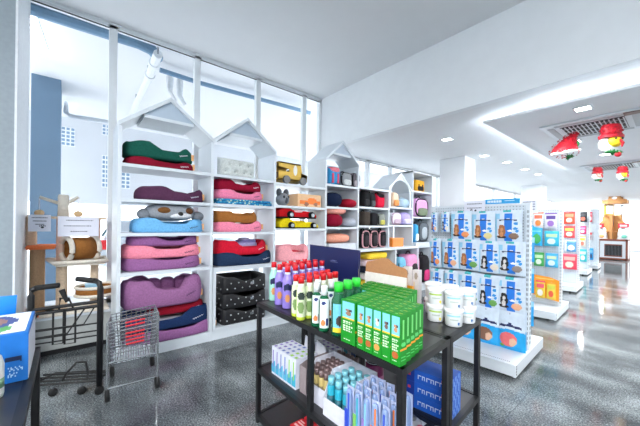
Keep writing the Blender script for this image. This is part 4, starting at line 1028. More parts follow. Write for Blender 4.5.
# brown cardboard header with white tray
def brown_header():
    t = thing('cardboard_display', 'brown cardboard display backboard with a wavy top, behind the green boxes', 'display box', (-1.185, 1.535, TZ))
    W = .16
    top = [(-W, 0), (-W, .285), (-W + .01, .31), (-W + .05, .318), (-.07, .33), (-.03, .345), (.02, .345), (.05, .325), (.09, .305), (.13, .30), (W - .012, .295), (W, .275), (W, 0)]
    MB().prism(top, 0, .006, 'y').build('backboard', mat('kraft_card', (172, 122, 82), .8, 0, .06, 60), t)
    bx(-W, W, -.004, 0, 0, .243).build('white_tray_back', pap((226, 222, 216)), t)
    return t
brown_header()
def navy_board():
    y = 1.62; a = aty(310, 244.5, y); b = aty(359.5, 250.5, y); c = aty(365.5, 262, y - .08)
    t = thing('navy_display_board', 'large navy blue display board standing behind the red capped bottles', 'display board', ((a[0] + b[0]) / 2, y, TZ))
    W = (b[0] - a[0]) / 2; za, zb_ = a[2] - TZ, b[2] - TZ
    MB().prism([(-W, 0), (W, 0), (W, zb_), (-W, za)], 0, .01, 'y').build('board', mat('navy_card', (20, 30, 82), .45, 0, .05, 8), t)
    MB().hexa([(W - .006, -.0, 0), (W + .08, -.09, 0), (W + .08, -.084, 0), (W, .008, 0)], [(W - .006, 0, zb_ - .02), (W + .08, -.09, zb_ - .11), (W + .08, -.084, zb_ - .11), (W, .008, zb_ - .02)]).build('side_wing', mat('navy_card', (20, 30, 82)), t)
    k = MB()
    k.prism([(-.06 + W * .1, .265), (-.02 + W * .1, .275), (.03 + W * .1, .268), (.0 + W * .1, .262)], -.002, -.001, 'y'); k.box(-.05 + W * .1, .035 + W * .1, -.002, -.001, .255, .259)
    k.build('faint_logo', mat('logo_grey', (92, 100, 140), .6), t)
    bx(W + .02, W + .026, -.03, -.024, .17, .24).build('tape_strip', pap((200, 190, 150)), t)
navy_board()
# cream cartons and orange packet beside the brown board
for k, (x, y, h, c, lb) in enumerate([(-1.205, 1.72, .27, (222, 214, 206), 'cream printed carton just right of the brown cardboard board'), (-1.155, 1.74, .28, (214, 208, 204), 'cream printed carton, second from the brown board'), (-1.11, 1.78, .26, (204, 200, 200), 'greyish carton, third from the brown board, behind the tubs')]):
    t = thing('treat_carton', lb, 'carton', (x, y, TZ), .05)
    bx(-.022, .022, -.022, .022, 0, h).build('carton', pap(c), t, bevel=.002)
    def f(u, v, k=k): return 'brown_print' if (abs(u - .3) < .12 and .1 < v < .7) else ('picture' if ell(u, v, .6, .85, .3, .08) else None)
    paint(t, lambda u, v: ((u - .5) * .044, -.0228, v * h), f, 12, 30, {'brown_print': pap((206, 186, 160)), 'picture': pap((150, 140, 126))}, smooth=False)
t = thing('orange_packet', 'orange packet leaning by the cream cartons', 'packet', (-1.10, 1.67, TZ), .1); bx(-.03, .03, -.012, .012, 0, .17).build('packet', pap((246, 160, 32)), t, bevel=.004); bx(-.02, .02, -.0135, -.012, .06, .11).build('printed_panel', pap((250, 206, 110)), t)
# white tubs
def tub(bandc, accent):
    t = thing('supplement_tub', '', 'tub', (0, 0, 0))
    MB().lathe([(.041, 0), (.045, .005), (.048, .078), (.048, .080)], 24).build('tub_body', pla((226, 230, 232)), t, smooth=True); tbb = t.children[-1]
    MB().lathe([(.050, .076), (.0515, .079), (.0515, .093), (.048, .097)], 24).build('lid', pla((242, 244, 246)), t, smooth=True)
    def f(u, v):
        if .72 < v < .86 and u < .8: return 'label_band'
        if ell(u, v, .72, .2, .07, .14): return 'accent_mark'
        if abs(v - .5) < .05 and .2 < u < .7: return 'text_line'
        return None
    paint(tbb, lambda u, v: ((.0455 + .003 * v) * cos(-1.9 + 1.9 * u), (.0455 + .003 * v) * sin(-1.9 + 1.9 * u), .007 + .066 * v), f, 26, 16, {'label_band': pap(bandc), 'accent_mark': pap(accent), 'text_line': pap((190, 200, 196))})
    return t
TB1 = tub((48, 84, 150), (150, 190, 70)); TB2 = tub((170, 206, 70), (232, 214, 60)); TB3 = tub((150, 210, 236), (60, 110, 170))
tubs = [(TB1, (-1.0, 1.79), 2, 'with dark blue band at the left of the group'), (TB2, (-.91, 1.66), 2, 'with lime green band at the front left of the group'), (TB2, (-.89, 1.79), 2, 'with lime green band in the middle of the group'), (TB3, (-.80, 1.655), 2, 'with pale blue band at the front right of the group'),
        (TB3, (-.782, 1.775), 2, 'with pale blue band at the back right of the group')]
for (p, (x, y), n, lb) in tubs:
    for k in range(n):
        put(p, x, y, '%s white tub %s' % ('bottom' if k == 0 else 'top', lb), 'white supplement tubs', TZ + .0975 * k)
# ------------------------------------------------------------------ middle shelf of the tables
SZ = .39 - .004
def tp_box(c, tealc):
    t = thing('toothpaste_box', '', 'box', (0, 0, 0)); W, D, Hh = .043, .04, .185
    cb = bx(-W / 2, W / 2, 0, D, 0, Hh).build('carton', pap((216, 220, 234)), t, bevel=.001)
    def f(u, v):
        if .3 < u < .62 and .25 < v < .9: return 'title_strip'
        if v < .34 + .2 * u and v > .06: return 'lower_print'
        return None
    paint(cb, lambda u, v: ((u - .5) * W, -.0006, v * Hh), f, 12, 26, {'title_strip': pap(c), 'lower_print': pap(tealc)}, smooth=False)
    paint(cb, lambda u, v: ((u - .5) * W, v * D, Hh + .0006), lambda u, v: 'top_print' if .25 < u < .8 and .2 < v < .75 else None, 8, 8, {'top_print': pap(c)}, smooth=False)
    return t
T1 = tp_box((126, 104, 186), (70, 170, 206)); T2 = tp_box((150, 206, 70), (60, 170, 200)); T3 = tp_box((100, 120, 190), (90, 180, 214))
for j in range(4):
    for k in range(6):
        p = T2 if k >= 4 else (T1 if k < 2 else T3)
        put(p, -1.755 + .0475 * k, 1.075 + .044 * j, 'white toothpaste box, %s from the left in the %s row on the middle shelf' % (ORD[k], ['front', 'second', 'third', 'back'][j]), 'toothpaste boxes on the middle shelf', SZ)
for (x, y, lb) in [(-1.64, 1.27, 'tilted white card flap behind the toothpaste boxes, left one'), (-1.52, 1.275, 'tilted white card flap behind the toothpaste boxes, right one')]:
    t = thing('card_flap', lb, 'card', (x, y, SZ)); MB().hexa([(-.055, 0, 0), (.055, 0, 0), (.055, .003, 0), (-.055, .003, 0)], [(-.055, .03, .23), (.04, .03, .21), (.04, .033, .21), (-.055, .033, .23)]).build('card', pap((224, 226, 234)), t); bx(-.03, .01, .008, .010, .08, .10).build('printed_line', pap((120, 110, 150)), t)
for j in range(2):
    for k in range(4):
        put(T1, -1.62 + .0475 * k, 1.345 + .044 * j, 'white toothpaste box of the rear group, %s from the left, %s row' % (ORD[k], ['front', 'back'][j]), 'toothpaste boxes in the rear group', SZ)
def tray(x0, x1, y0, y1, hf, hb, label, col=(218, 220, 232)):
    t = thing('display_tray', label, 'display tray', ((x0 + x1) / 2, y0, SZ)); W = (x1 - x0) / 2; D = y1 - y0; T = .003; m = pap(col)
    bx(-W, W, 0, D, 0, T).build('tray_floor', m, t); bx(-W, W, 0, T, T, hf).build('front_lip', m, t); bx(-W, W, D - T, D, T, hb).build('back_wall', m, t)
    for s in (-1, 1):
        MB().prism([(0, T), (D, T), (D, hb), (D * .3, hb), (0, hf)], s * W - (T if s > 0 else 0), s * W + (0 if s > 0 else T), 'x').build('side_wall', m, t)
    return t
tray(-1.395, -1.225, 1.085, 1.30, .10, .215, 'white display tray of gold tubes on the middle shelf')
tray(-1.215, -1.03, 1.055, 1.28, .095, .225, 'white display tray of teal tubes on the middle shelf')
tray(-1.475, -1.405, 1.09, 1.31, .16, .18, 'grey and pink open carton between toothpaste boxes and the gold tube tray', (150, 138, 140))
def tube_item(nm, label, col, capc, h, r):
    t = thing(nm, label, 'tube', (0, 0, 0))
    MB().lathe([(r * .9, 0), (r, .01), (r, h * .75), (r * .8, h * .8)], 14).build('tube_body', foil(col), t, smooth=True)
    MB().lathe([(r * .85, h * .8), (r * .85, h), (r * .7, h)], 12).build('cap', pla(capc), t, smooth=True)
    MB().lathe([(r * 1.02, h * .3), (r * 1.02, h * .55)], 14).build('label_band', pap(tuple(int(c * .55) for c in col)), t, smooth=True)
    return t
GT = tube_item('gold_tube', '', (186, 166, 104), (112, 92, 92), .19, .0175); TT = tube_item('teal_tube', '', (36, 160, 186), (120, 190, 206), .205, .021)
for j in range(5):
    for k in range(4):
        put(GT, -1.37 + .040 * k, 1.108 + .040 * j, 'gold tube with brown cap in its tray, %s from the left, %s from the front' % (ORD[k], ORD[j]), 'gold tubes in the display tray', SZ + .003)
for j in range(4):
    for k in range(3):
        put(TT, -1.18 + .0575 * k, 1.083 + .051 * j, 'teal tube in its tray, %s from the left, %s from the front' % (ORD[k], ORD[j]), 'teal tubes in the display tray', SZ + .003)
for k in range(5):
    put(GT, -1.42 + .036 * k, 1.37 + .002 * k, 'gold tube standing behind the trays, %s from the left' % ORD[k], 'gold tubes behind the trays', SZ)
for k in range(3):
    t = thing('white_carton', 'small white carton behind the gold tube tray, %s from the left' % ORD[k], 'carton', (-1.52 + .075 * k, 1.53, SZ))
    bx(-.032, .032, 0, .05, 0, .19).build('carton', pap((204, 210, 216)), t, bevel=.002); bx(-.02, .02, -.001, 0, .05, .14).build('printed_panel', pap([(70, 160, 176), (80, 110, 170), (150, 190, 196)][k]), t)
t = thing('maroon_can', 'maroon can behind the teal tube tray', 'can', (-1.19, 1.45, SZ)); MB().lathe([(.052, 0), (.055, .006), (.055, .17), (.05, .176)], 24).build('can_body', mat('can_maroon', (110, 30, 78), .3), t, smooth=True); MB().lathe([(.05, .176), (.052, .184), (.045, .186)], 24).build('rim', CHROME, t, smooth=True); MB().lathe([(.0555, .06), (.0555, .11)], 24).build('label_band', pap((160, 90, 130)), t, smooth=True)
def brush_pack(c, lab):
    t = thing('toothbrush_pack', '', 'pack', (0, 0, 0)); W, Hh = .042, .255
    bx(-W / 2, W / 2, 0, .002, 0, Hh).build('backing_card', pap((168, 178, 208)), t)
    MB().blob(0, -.008, Hh * .5, W * .38, .012, Hh * .47, .5, 16, 12).build('blister', foil((128, 150, 192)), t, smooth=True)
    bx(-W * .42, W * .1, -.0215, -.018, Hh * .12, Hh * .6).build('printed_panel', pap(lab), t)
    MB().tube([(W * .15, -.021, Hh * .2), (W * .15, -.021, Hh * .9)], .004, 6).build('brush_handle', pla(c), t)
    return t
BP = [brush_pack((60, 90, 200), (44, 70, 190)), brush_pack((240, 130, 60), (236, 128, 90)), brush_pack((130, 190, 226), (150, 120, 190)), brush_pack((60, 170, 190), (120, 180, 90))]
rg = random.Random(3)
for j in range(4):
    for k in range(5):
        x = -.985 + .052 * k + rg.uniform(-.004, .004); y = 1.03 + .055 * j
        put(BP[(k * 3 + j) % 4], x, y, 'toothbrush blister pack on the middle shelf, %s from the left, %s row from front' % (ORD[k], ORD[j]), 'toothbrush packs on the middle shelf', SZ, rg.uniform(-.25, .25))
t = thing('kraft_divider', 'slanted brown card divider in front of the toothbrush packs', 'card', (-1.018, 1.05, SZ)); MB().prism([(0, 0), (.10, 0), (.0, .17)], 0, .003, 'x').build('card', mat('kraft_card', (172, 122, 82)), t); bx(-.001, .0, .0, .03, .0, .01).build('fold', mat('kraft_card', (172, 122, 82)), t)
# blue cartons
for k in range(3):
    t = thing('blue_carton', 'blue carton with white lettering, %s of the stack on the middle shelf' % ['bottom', 'middle', 'top'][k], 'carton', (-.87, 1.50, SZ + .072 * k), .12, 'stacked blue cartons')
    bx(-.125, .125, 0, .16, 0, .070).build('carton', pap((30, 92, 196)), t, bevel=.0015)
    lt = MB()
    for i, wd in enumerate((.02, .016, .022, .018, .02, .015)):
        x = -.05 + i * .024; lt.box(x, x + wd * .25, -.001, 0, .024, .046); lt.box(x, x + wd, -.001, 0, .041, .046); 
        if i % 2: lt.box(x + wd * .75, x + wd, -.001, 0, .024, .046)
    lt.build('lettering', pap((206, 220, 240)), t)
    bx(-.125, -.07, -.0012, 0, .0, .07).build('dark_end', pap((24, 58, 150)), t); bx(-.108, -.092, -.002, -.0012, .03, .045).build('red_mark', pap((206, 70, 90)), t); bx(.08, .115, -.0012, 0, .045, .06).build('orange_mark', pap((236, 130, 80)), t)
    paint(t, lambda u, v: (.1256, u * .16, v * .07), lambda u, v: 'end_print' if (int(u * 7) + int(v * 3)) % 2 and .1 < u < .9 else None, 14, 6, {'end_print': pap((110, 150, 220))}, smooth=False)
# clear packed discs lying by the corner
for k, (x, y) in enumerate([(-.735, 1.25), (-.80, 1.33), (-.745, 1.39), (-.86, 1.26), (-.87, 1.37)]):
    t = thing('clear_pack', 'clear pack with grey disc on the middle shelf, %s' % ['nearest the front post', 'middle of the five', 'near the blue cartons by the edge', 'beside the toothbrush packs', 'before the blue cartons, left'][k], 'pack', (x, y, SZ), .4 * k, 'clear packs on the middle shelf')
    MB().lathe([(.044, 0), (.046, .006), (.03, .02), (.012, .022)], 20).build('disc', pla((150, 154, 160)), t, smooth=True)
    MB().blob(0, 0, .026, .02, .02, .012).build('centre_knob', pla((200, 70, 90) if k % 2 else (90, 94, 100)), t, smooth=True)
    bx(-.05, .05, -.05, .05, 0, .001).build('backing_card', pap((214, 222, 228)), t)
# bottom shelf red boxes
n = 0
for j in range(2):
    for k in range(5):
        x = -1.50 + .095 * k; y = 1.07 + .11 * j
        t = thing('red_box', 'red box with white print on the bottom shelf, %s from the left, %s row' % (ORD[k], ['front', 'rear'][j]), 'box', (x, y, .056), 0, 'red boxes on the bottom shelf')
        bx(-.043, .043, 0, .095, 0, .10).build('carton', pap((196, 26, 38)), t, bevel=.002)
        MB().box(-.03, .02, .02, .035, .10, .101).box(-.03, .03, .05, .06, .10, .101).box(-.03, .01, .07, .078, .10, .101).build('top_print', pap((236, 196, 196)), t)
        bx(-.03, .03, -.001, 0, .03, .07).build('front_print', pap((240, 224, 222)), t)
# ------------------------------------------------------------------ gondola shelving with pegboards
PEG = bpy.data.materials.new('pegboard'); PEG.use_nodes = True
_nt = PEG.node_tree; _b = _nt.nodes['Principled BSDF']; _tc = _nt.nodes.new('ShaderNodeTexCoord')
_mp = _nt.nodes.new('ShaderNodeMapping'); _mp.inputs['Scale'].default_value = (33, 33, 33)
_vm = _nt.nodes.new('ShaderNodeVectorMath'); _vm.operation = 'FRACTION'; _vs = _nt.nodes.new('ShaderNodeVectorMath'); _vs.operation = 'SUBTRACT'; _vs.inputs[1].default_value = (.5, .5, .5)
_sx = _nt.nodes.new('ShaderNodeSeparateXYZ'); _cb = _nt.nodes.new('ShaderNodeCombineXYZ'); _ln = _nt.nodes.new('ShaderNodeVectorMath'); _ln.operation = 'LENGTH'
_lt = _nt.nodes.new('ShaderNodeMath'); _lt.operation = 'LESS_THAN'; _lt.inputs[1].default_value = .17
_mx = _nt.nodes.new('ShaderNodeMix'); _mx.data_type = 'RGBA'; _mx.inputs['A'].default_value = lin((208, 218, 226)) + (1,); _mx.inputs['B'].default_value = lin((130, 140, 150)) + (1,)
for a, b in ((_tc.outputs['Object'], _mp.inputs['Vector']), (_mp.outputs['Vector'], _vm.inputs[0]), (_vm.outputs['Vector'], _vs.inputs[0]), (_vs.outputs['Vector'], _sx.inputs['Vector']),
             (_sx.outputs['X'], _cb.inputs['X']), (_sx.outputs['Z'], _cb.inputs['Y']), (_cb.outputs['Vector'], _ln.inputs[0]), (_ln.outputs['Value'], _lt.inputs[0]), (_lt.outputs[0], _mx.inputs['Factor']), (_mx.outputs['Result'], _b.inputs['Base Color'])):
    _nt.links.new(a, b)
_b.inputs['Roughness'].default_value = .4
def gondola(x1, y0, y1, L, h, label, hooks=(), bays=2):
    yc = (y0 + y1) / 2; D = (y1 - y0) / 2
    t = thing('gondola_shelf', label, 'store shelf', (x1 - L / 2, yc, 0), 0, 'white pegboard gondolas along the aisle')
    W = L / 2
    for s in (-1, 1):
        bs = MB(); bs.box(-W, W, s * .03, s * D, .12, .145); bs.box(-W, W, s * (D - .015), s * D, .035, .135)
        bs.build('base_deck' , STEEL, t, bevel=.004)
        g = MB()
        for k in range(60):
            x = -W + .04 + k * (L - .08) / 60; g.box(x, x + .006, s * (D - .06), s * (D - .045), .1445, .146)
        g.build('deck_perforations', mat('slot_dark', (110, 118, 126), .6), t)
    for s in (-1, 1):
        e = s * W
        bx(e - .012, e + .012, -D, D, .03, .143).build('end_skirt', STEEL, t, bevel=.003)
        sl = MB()
        for k in range(4): sl.box(e + s * .012, e + s * .0135, -D + .02, -D + .034, .05 + k * .024, .064 + k * .024)
        sl.build('skirt_slots', DARK, t)
    up = MB(); slt = MB(); nz = int(h / .05)
    for k in range(bays + 1):
        x = -W + .0 + k * L / bays; x = min(max(x, -W + .02), W - .02)
        bx(x - .02, x + .02, -.035, .035, .03, h).build('upright', STEEL, t)
        for j in range(4, nz):
            slt.box(x - .008, x - .003, -.0362, -.035, j * .05, j * .05 + .028); slt.box(x + .003, x + .008, -.0362, -.035, j * .05, j * .05 + .028)
    for j in range(4, nz): slt.box(W, W + .0012, -.012, -.004, j * .05, j * .05 + .028); slt.box(W, W + .0012, .006, .014, j * .05, j * .05 + .028)
    slt.build('slot_pattern', mat('slot_dark', (110, 118, 126)), t)
    bx(-W + .02, W - .02, -.02, .02, .15, h - .01).build('pegboard', PEG, t)
    bx(-W, W, -.03, .03, h - .012, h + .012).build('top_cap', STEEL, t)
    for s in (-W + .1, W - .1):
        for q in (-D + .08, D - .08): MB().lathe([(.02, 0), (.016, .035)], 10, s, q, 0).build('foot', RUBBER, t)
    for (hx, hz, ln, s) in hooks:
        k = MB().tube([(hx - t.location.x, s * .02, hz), (hx - t.location.x, s * ln, hz + .005), (hx - t.location.x, s * (ln + .012), hz + .02)], .003, 5)
        k.build('peg_hook', CHROME, t)
    return t
# pouches hang from hooks: local origin at the hook hole
def pouch(w, h, dep, fn, mats, name='treat_pouch', nu=36, nv=48, back=None):
    t = thing(name, '', 'pouch', (0, 0, 0))
    def s(u, v, sg):
        q = (1 - abs(2 * u - 1) ** 2.5) * (1 - v ** 2.2) ** .7 * min(1, v * 5 + .25)
        return ((u - .5) * w * (1 - .03 * sin(pi * v)), sg * dep * .5 * q - (.004 if sg < 0 else 0), -h * (1 - v) + h * .06)
    pb = MB().grid(lambda u, v: s(1 - u, v, 1), 14, 12).build('pouch_back', back or list(mats.values())[0], t, smooth=True)
    out = paint(t, lambda u, v: s(u, v, -1), fn, nu, nv, mats)
    for a_, b_ in (('dog_face', 'dog_coat'), ('crest', 'name_banner'), ('dog_paws', 'dog_coat')):
        if a_ in out and b_ in out: out[a_].parent = out[b_]
    return t
SILV = foil((212, 226, 240)); BLU = pap((36, 126, 226)); TEAL = pap((60, 190, 196)); LBL = pap((120, 198, 240)); NAVY = pap((28, 42, 96)); BUB = pap((44, 150, 224)); SIDE = foil((150, 208, 238)); WHT = pap((244, 248, 252))
def blue_fn(u, v):
    if v > .90:
        return 'header_tag' if .32 < u < .62 and v > .93 else 'pouch_body'
    if abs(v - (.655 + .05 * cos((u - .5) * 3))) < .017 and .2 < u < .84: return 'name_banner'
    if ell(u, v, .52, .715, .10, .03): return 'crest'
    if ell(u, v, .30, .33, .14, .16) or ell(u, v, .30, .46, .12, .085) or ell(u, v, .30, .17, .18, .05): 
        return 'dog_face' if ell(u, v, .30, .40, .055, .06) or ell(u, v, .3, .25, .07, .09) else ('dog_paws' if v < .19 else 'dog_coat')
    if ell(u, v, .72, .20, .16, .10): return 'treat_picture'
    if ell(u, v, .80, .66 - .08, .075, .045) or ell(u, v, .78, .43, .075, .045) or ell(u, v, .84, .36, .06, .04): return 'bubble'
    if ell(u, v, .60, .36, .09, .03): return 'white_flash'
    if .40 < u < .68 and v > .04: return 'blue_stripe'
    if u < .10 or (u < .22 and v > .72): return 'light_side'
    return 'pouch_body'
def blue_pouch(w, h, dog, face, treat, name='treat_pouch'):
    m = {'pouch_body': SILV, 'header_tag': TEAL, 'name_banner': NAVY, 'crest': WHT, 'dog_face': pap(face), 'dog_coat': pap(dog), 'dog_paws': pap((52, 40, 40)), 'treat_picture': pap(treat), 'bubble': BUB, 'white_flash': WHT, 'blue_stripe': BLU, 'light_side': SIDE}
    return pouch(w, h, .06, blue_fn, m, name, back=SILV)
def big_fn(u, v):
    if v > .93: return 'pouch_body'
    if abs(v - (.60 + .05 * cos((u - .5) * 3))) < .03 and .12 < u < .88: return 'name_banner'
    if ell(u, v, .50, .70, .06, .04): return 'crest'
    if ell(u, v, .45, .30, .31, .18): return 'food_picture' if not ell(u, v, .62, .24, .13, .11) else 'dog_face'
    if ell(u, v, .22, .12, .08, .04): return 'green_print'
    if v < .50 + .06 * cos((u - .5) * 3): return 'blue_lower'
    return 'pouch_body'
def big_pouch(food): return pouch(.265, .40, .09, big_fn, {'pouch_body': SILV, 'name_banner': NAVY, 'crest': NAVY, 'food_picture': pap(food), 'dog_face': pap((226, 180, 150)), 'green_print': pap((110, 176, 70)), 'blue_lower': foil((36, 164, 226))}, 'large_treat_pouch', back=SILV)
GY0, GY1, GX1 = 3.12, 4.18, -.945
GBEFORE = {o.name for o in COL.objects}
gp = {}
dogs = [((176, 112, 66), (214, 150, 100), 'tan dog'), ((34, 32, 34), (230, 226, 224), 'black and white dog')]
treats = {'orange': (240, 150, 90), 'yellow': (226, 214, 150), 'brown': (136, 108, 88), 'green': (110, 168, 84), 'grey': (150, 136, 128), 'cream': (232, 222, 206), 'peach': (236, 178, 140), 'pink': (228, 160, 150)}
PY = 3.52
hooks = []
def hz(py, px): return aty(px, py, PY)[2]
rows = [('top row', 213, [(433.5, .085, 0, 'peach'), (445, .10, 1, 'cream'), (461.5, .235, 0, 'orange'), (484.5, .245, 0, 'yellow'), (510.5, .265, 0, 'brown')], .335),
        ('second row', 241.5, [(435, .15, 0, 'orange'), (450.5, .20, 0, 'peach'), (470, .245, 0, 'green'), (491.5, .235, 1, 'cream'), (514, .265, 1, 'grey')], .345),
        ('third row', 274, [(437, .16, 1, 'pink'), (452, .165, 1, 'orange'), (470, .245, 1, 'green'), (490.5, .235, 1, 'green'), (514, .275, 1, 'peach')], .36)]
dogn = ['tan dog', 'black white dog']
for rn, py, items, hh in rows:
    for k, (px, w, dg, tr) in enumerate(items):
        x = aty(px + 4.5 * (513 - px) / 80, 230, PY)[0]
        # height of this row on the board; the rows run level
        z = aty(470, py, PY)[2] + .004 * ((k * 7) % 3 - 1)
        p = blue_pouch(w, hh if w > .12 else hh * .72, dogs[dg][0], dogs[dg][1], treats[tr])
        p.location = (x, PY - .02, z); p.rotation_euler = (0.04, 0, random.uniform(-.06, .06)); 
        p['label'] = '%s silver blue pouch with %s and %s treat, %s, %s from left' % ('small' if w < .12 else ('narrow' if w < .2 else 'wide'), dogn[dg], tr, rn, ORD[k])
        p['group'] = 'blue and silver treat pouches'
        d = dup(p, (x - .015, PY + .045, z + .002), random.uniform(-.08, .08), 'treat pouch hanging behind the front one, %s, %s from the left' % (rn, ORD[k]), 'blue and silver treat pouches behind the front ones')
        hooks.append((x, z, .19, -1))
zb4 = aty(500, 311, PY)[2]
for k, (px, food, nm) in enumerate([(446, (206, 150, 110), 'tan'), (467, (190, 120, 90), 'russet'), (488.5, (134, 92, 70), 'brown meat'), (513.5, (232, 110, 112), 'pink meat')]):
    p = big_pouch(food); x = aty(px + 4 * (513 - px) / 80, 330, PY)[0]; p.location = (x, PY - .02, zb4); p.rotation_euler = (0.03, 0, random.uniform(-.05, .05))
    p['label'] = 'large silver and blue pouch with %s picture, bottom row, nearest gondola' % nm; p['group'] = 'large treat pouches in the bottom row'
    dup(p, (x - .01, PY + .06, zb4), 0, 'large treat pouch hanging behind the one with %s picture, bottom row' % nm, 'large treat pouches behind the front ones')
    hooks.append((x, zb4, .19, -1))
back = []
for k, z in enumerate((1.28, .95, .60)):
    hooks.append((-1.03, z, .16, 1)); back.append((z, k))
gondola(GX1, GY0, GY1, 1.07, aty(529, 204, 3.65)[2], 'nearest white pegboard gondola, hung with blue and silver treat pouches', hooks)
BPk = pouch(.14, .26, .08, lambda u, v: 'pouch_body' if v > .75 else 'blue_lower', {'blue_lower': foil((40, 160, 226)), 'pouch_body': foil((150, 208, 240))}, 'blue_pouch', 12, 14)
for (z, k) in back:
    put(BPk, -1.01, 3.78, 'light blue pouch on the rear face of the nearest gondola, %s from the top' % ORD[k], 'light blue pouches on the rear face', z)
# header strip and signs on top of it
gz = aty(529, 204, 3.65)[2] + .012
hx0, hx1 = aty(488, 206, 3.65)[0], aty(523, 206, 3.65)[0]
t = thing('header_strip', 'bright blue header strip on top of the nearest gondola', 'sign', ((hx0 + hx1) / 2, 3.64, gz)); w = (hx1 - hx0) / 2
bx(-w, w, -.004, .004, 0, .055).build('strip', pap((40, 160, 220)), t); k = MB()
for i in range(9): k.box(-w + .03 + i * .016, -w + .04 + i * .016, -.005, -.004, .015, .04)
k.box(-w + .2, w - .05, -.005, -.004, .03, .034).build('white_lettering', WHT, t)
def top_sign(px0, px1, pyt, pyb, y, label, paw=False, rows=(.75, .45)):
    a = aty(px0, pyb, y); b = aty(px1, pyt, y); w = b[0] - a[0]; h = b[2] - a[2]
    t = thing('shelf_sign', label, 'sign', (a[0], y, a[2]))
    bx(0, w, -.002, .002, 0, h).build('sign_card', PAPER, t); rg = random.Random(5)
    for r in rows:
        k = MB(); x = w * .15
        while x < w * .82: l = w * rg.uniform(.03, .06); k.box(x, x + l, -.003, -.002, h * r - .004, h * r + .006); x += l + w * .02
        k.build('text_line', INK, t)
    if paw:
        g = MB(); g.blob(w * .38, -.003, h * .2, .016, .001, .013, 1, 10, 6); g.blob(w * .32, -.003, h * .3, .006, .001, .009, 1, 8, 5); g.blob(w * .38, -.003, h * .34, .006, .001, .009, 1, 8, 5); g.blob(w * .55, -.003, h * .25, .012, .001, .015, 1, 8, 5); g.build('paw_print', mat('paw_ink', (60, 64, 74)), t)
    return t
top_sign(467, 488, 200, 214.5, 3.60, 'white paper sign with a paw print standing on the left half of the nearest gondola', True)
top_sign(494, 509, 199.5, 205, 3.70, 'small white sign behind the blue header strip', rows=(.5,))
t = top_sign(524.5, 542, 199.5, 213.5, 3.90, 'grey white printed sign at the right end above the nearest gondola', rows=(.85, .68, .5, .3))
bx(.01, .016, -.003, .003, -.30, 0).build('sign_post', STEEL, t)
# ---- the farther gondolas and their goods
def turn(objs, px, py, deg):
    a = radians(deg); c, q = cos(a), sin(a)
    for o in objs:
        x, y = o.location.x - px, o.location.y - py
        o.location.x = px + x * c - y * q; o.location.y = py + x * q + y * c; o.rotation_euler.z += a
def tops(): return [o for o in COL.objects if o.parent is None and o.type not in ('CAMERA', 'LIGHT')]
turn([o for o in tops() if o.name not in GBEFORE], GX1, GY0, 2.5)
def simple_fn(style):
    def f(u, v):
        if v > .9: return 'header'
        if style == 0:
            if .12 < u < .88 and .58 < v < .84: return 'title_panel'
            if ell(u, v, .5, .32, .3, .2): return 'picture'
        else:
            if .1 < u < .9 and .66 < v < .74: return 'title_panel'
            if ell(u, v, .58, .34, .32, .24): return 'picture'
            if u < .18: return 'header'
        return 'pouch_body'
    return f
def goods(px0, py0, px1, py1, y, body, head, title, pic, label, style=0, grp=None):
    a = aty(px0, py0, y); b = aty(px1, py1, y); w = b[0] - a[0]; h = a[2] - b[2]
    p = pouch(w, h, min(.10, w * .35), simple_fn(style), {'pouch_body': foil(body), 'header': pap(head), 'title_panel': pap(title), 'picture': pap(pic)}, 'treat_pouch', 18, 22)
    p.location = ((a[0] + b[0]) / 2, y, a[2] - h * .06); p['label'] = label
    if grp: p['group'] = grp
    return ((a[0] + b[0]) / 2, a[2] - h * .06, .14, -1)
def gond_rear(x1, y0, y1, L, htop, label, gl):
    bf = {o.name for o in COL.objects}
    hk = [goods(*g) for g in gl]
    gondola(x1, y0, y1, L, htop, label, hk)
    turn([o for o in tops() if o.name not in bf], x1, y0, 2.5)
y2 = 5.51; yy2 = y2 + .53 - .12
gond_rear(-1.15, y2, y2 + 1.06, 1.25, aty(561, 209, y2 + .53)[2], 'second white pegboard gondola, with an orange display card near its base', [
    (535, 212.5, 545, 228, yy2, (226, 224, 226), (236, 120, 60), (232, 110, 80), (240, 130, 60), 'white and orange pouch, upper left on the second gondola'),
    (546.5, 213, 558.5, 228.5, yy2, (220, 220, 232), (120, 84, 170), (90, 70, 150), (150, 110, 190), 'white and purple pouch, upper right on the second gondola'),
    (531.5, 225, 544, 246, yy2, (44, 168, 224), (40, 150, 210), (120, 200, 236), (60, 170, 90), 'bright blue pouch with green foot on the second gondola', 1),
    (546, 231, 560.5, 246.5, yy2, (50, 180, 214), (60, 190, 226), (180, 214, 170), (210, 236, 246), 'turquoise pouch, right of the bright blue one on the second gondola'),
    (535.5, 252, 545.5, 266.5, yy2, (60, 166, 80), (50, 150, 70), (190, 226, 180), (220, 236, 216), 'green pouch in the third row of the second gondola'),
    (547, 253, 559.5, 268, yy2, (60, 176, 224), (50, 160, 214), (200, 220, 180), (214, 236, 246), 'sky blue pouch in the third row of the second gondola'),
    (537, 280, 546.5, 298.5, yy2 - .06, (226, 190, 60), (226, 70, 90), (232, 90, 110), (240, 236, 226), 'yellow and red pouch on the orange display card, left one'),
    (548, 282, 557, 300, yy2 - .06, (228, 200, 70), (240, 150, 40), (200, 200, 70), (226, 90, 60), 'yellow and green pouch on the orange display card, right one')])
a = aty(533, 274, yy2 + .05); b = aty(559, 302, yy2 + .05)
t = thing('display_card', 'orange display card behind two yellow pouches on the second gondola', 'display card', ((a[0] + b[0]) / 2, yy2 + .05, b[2])); w = (b[0] - a[0]) / 2; h = a[2] - b[2]
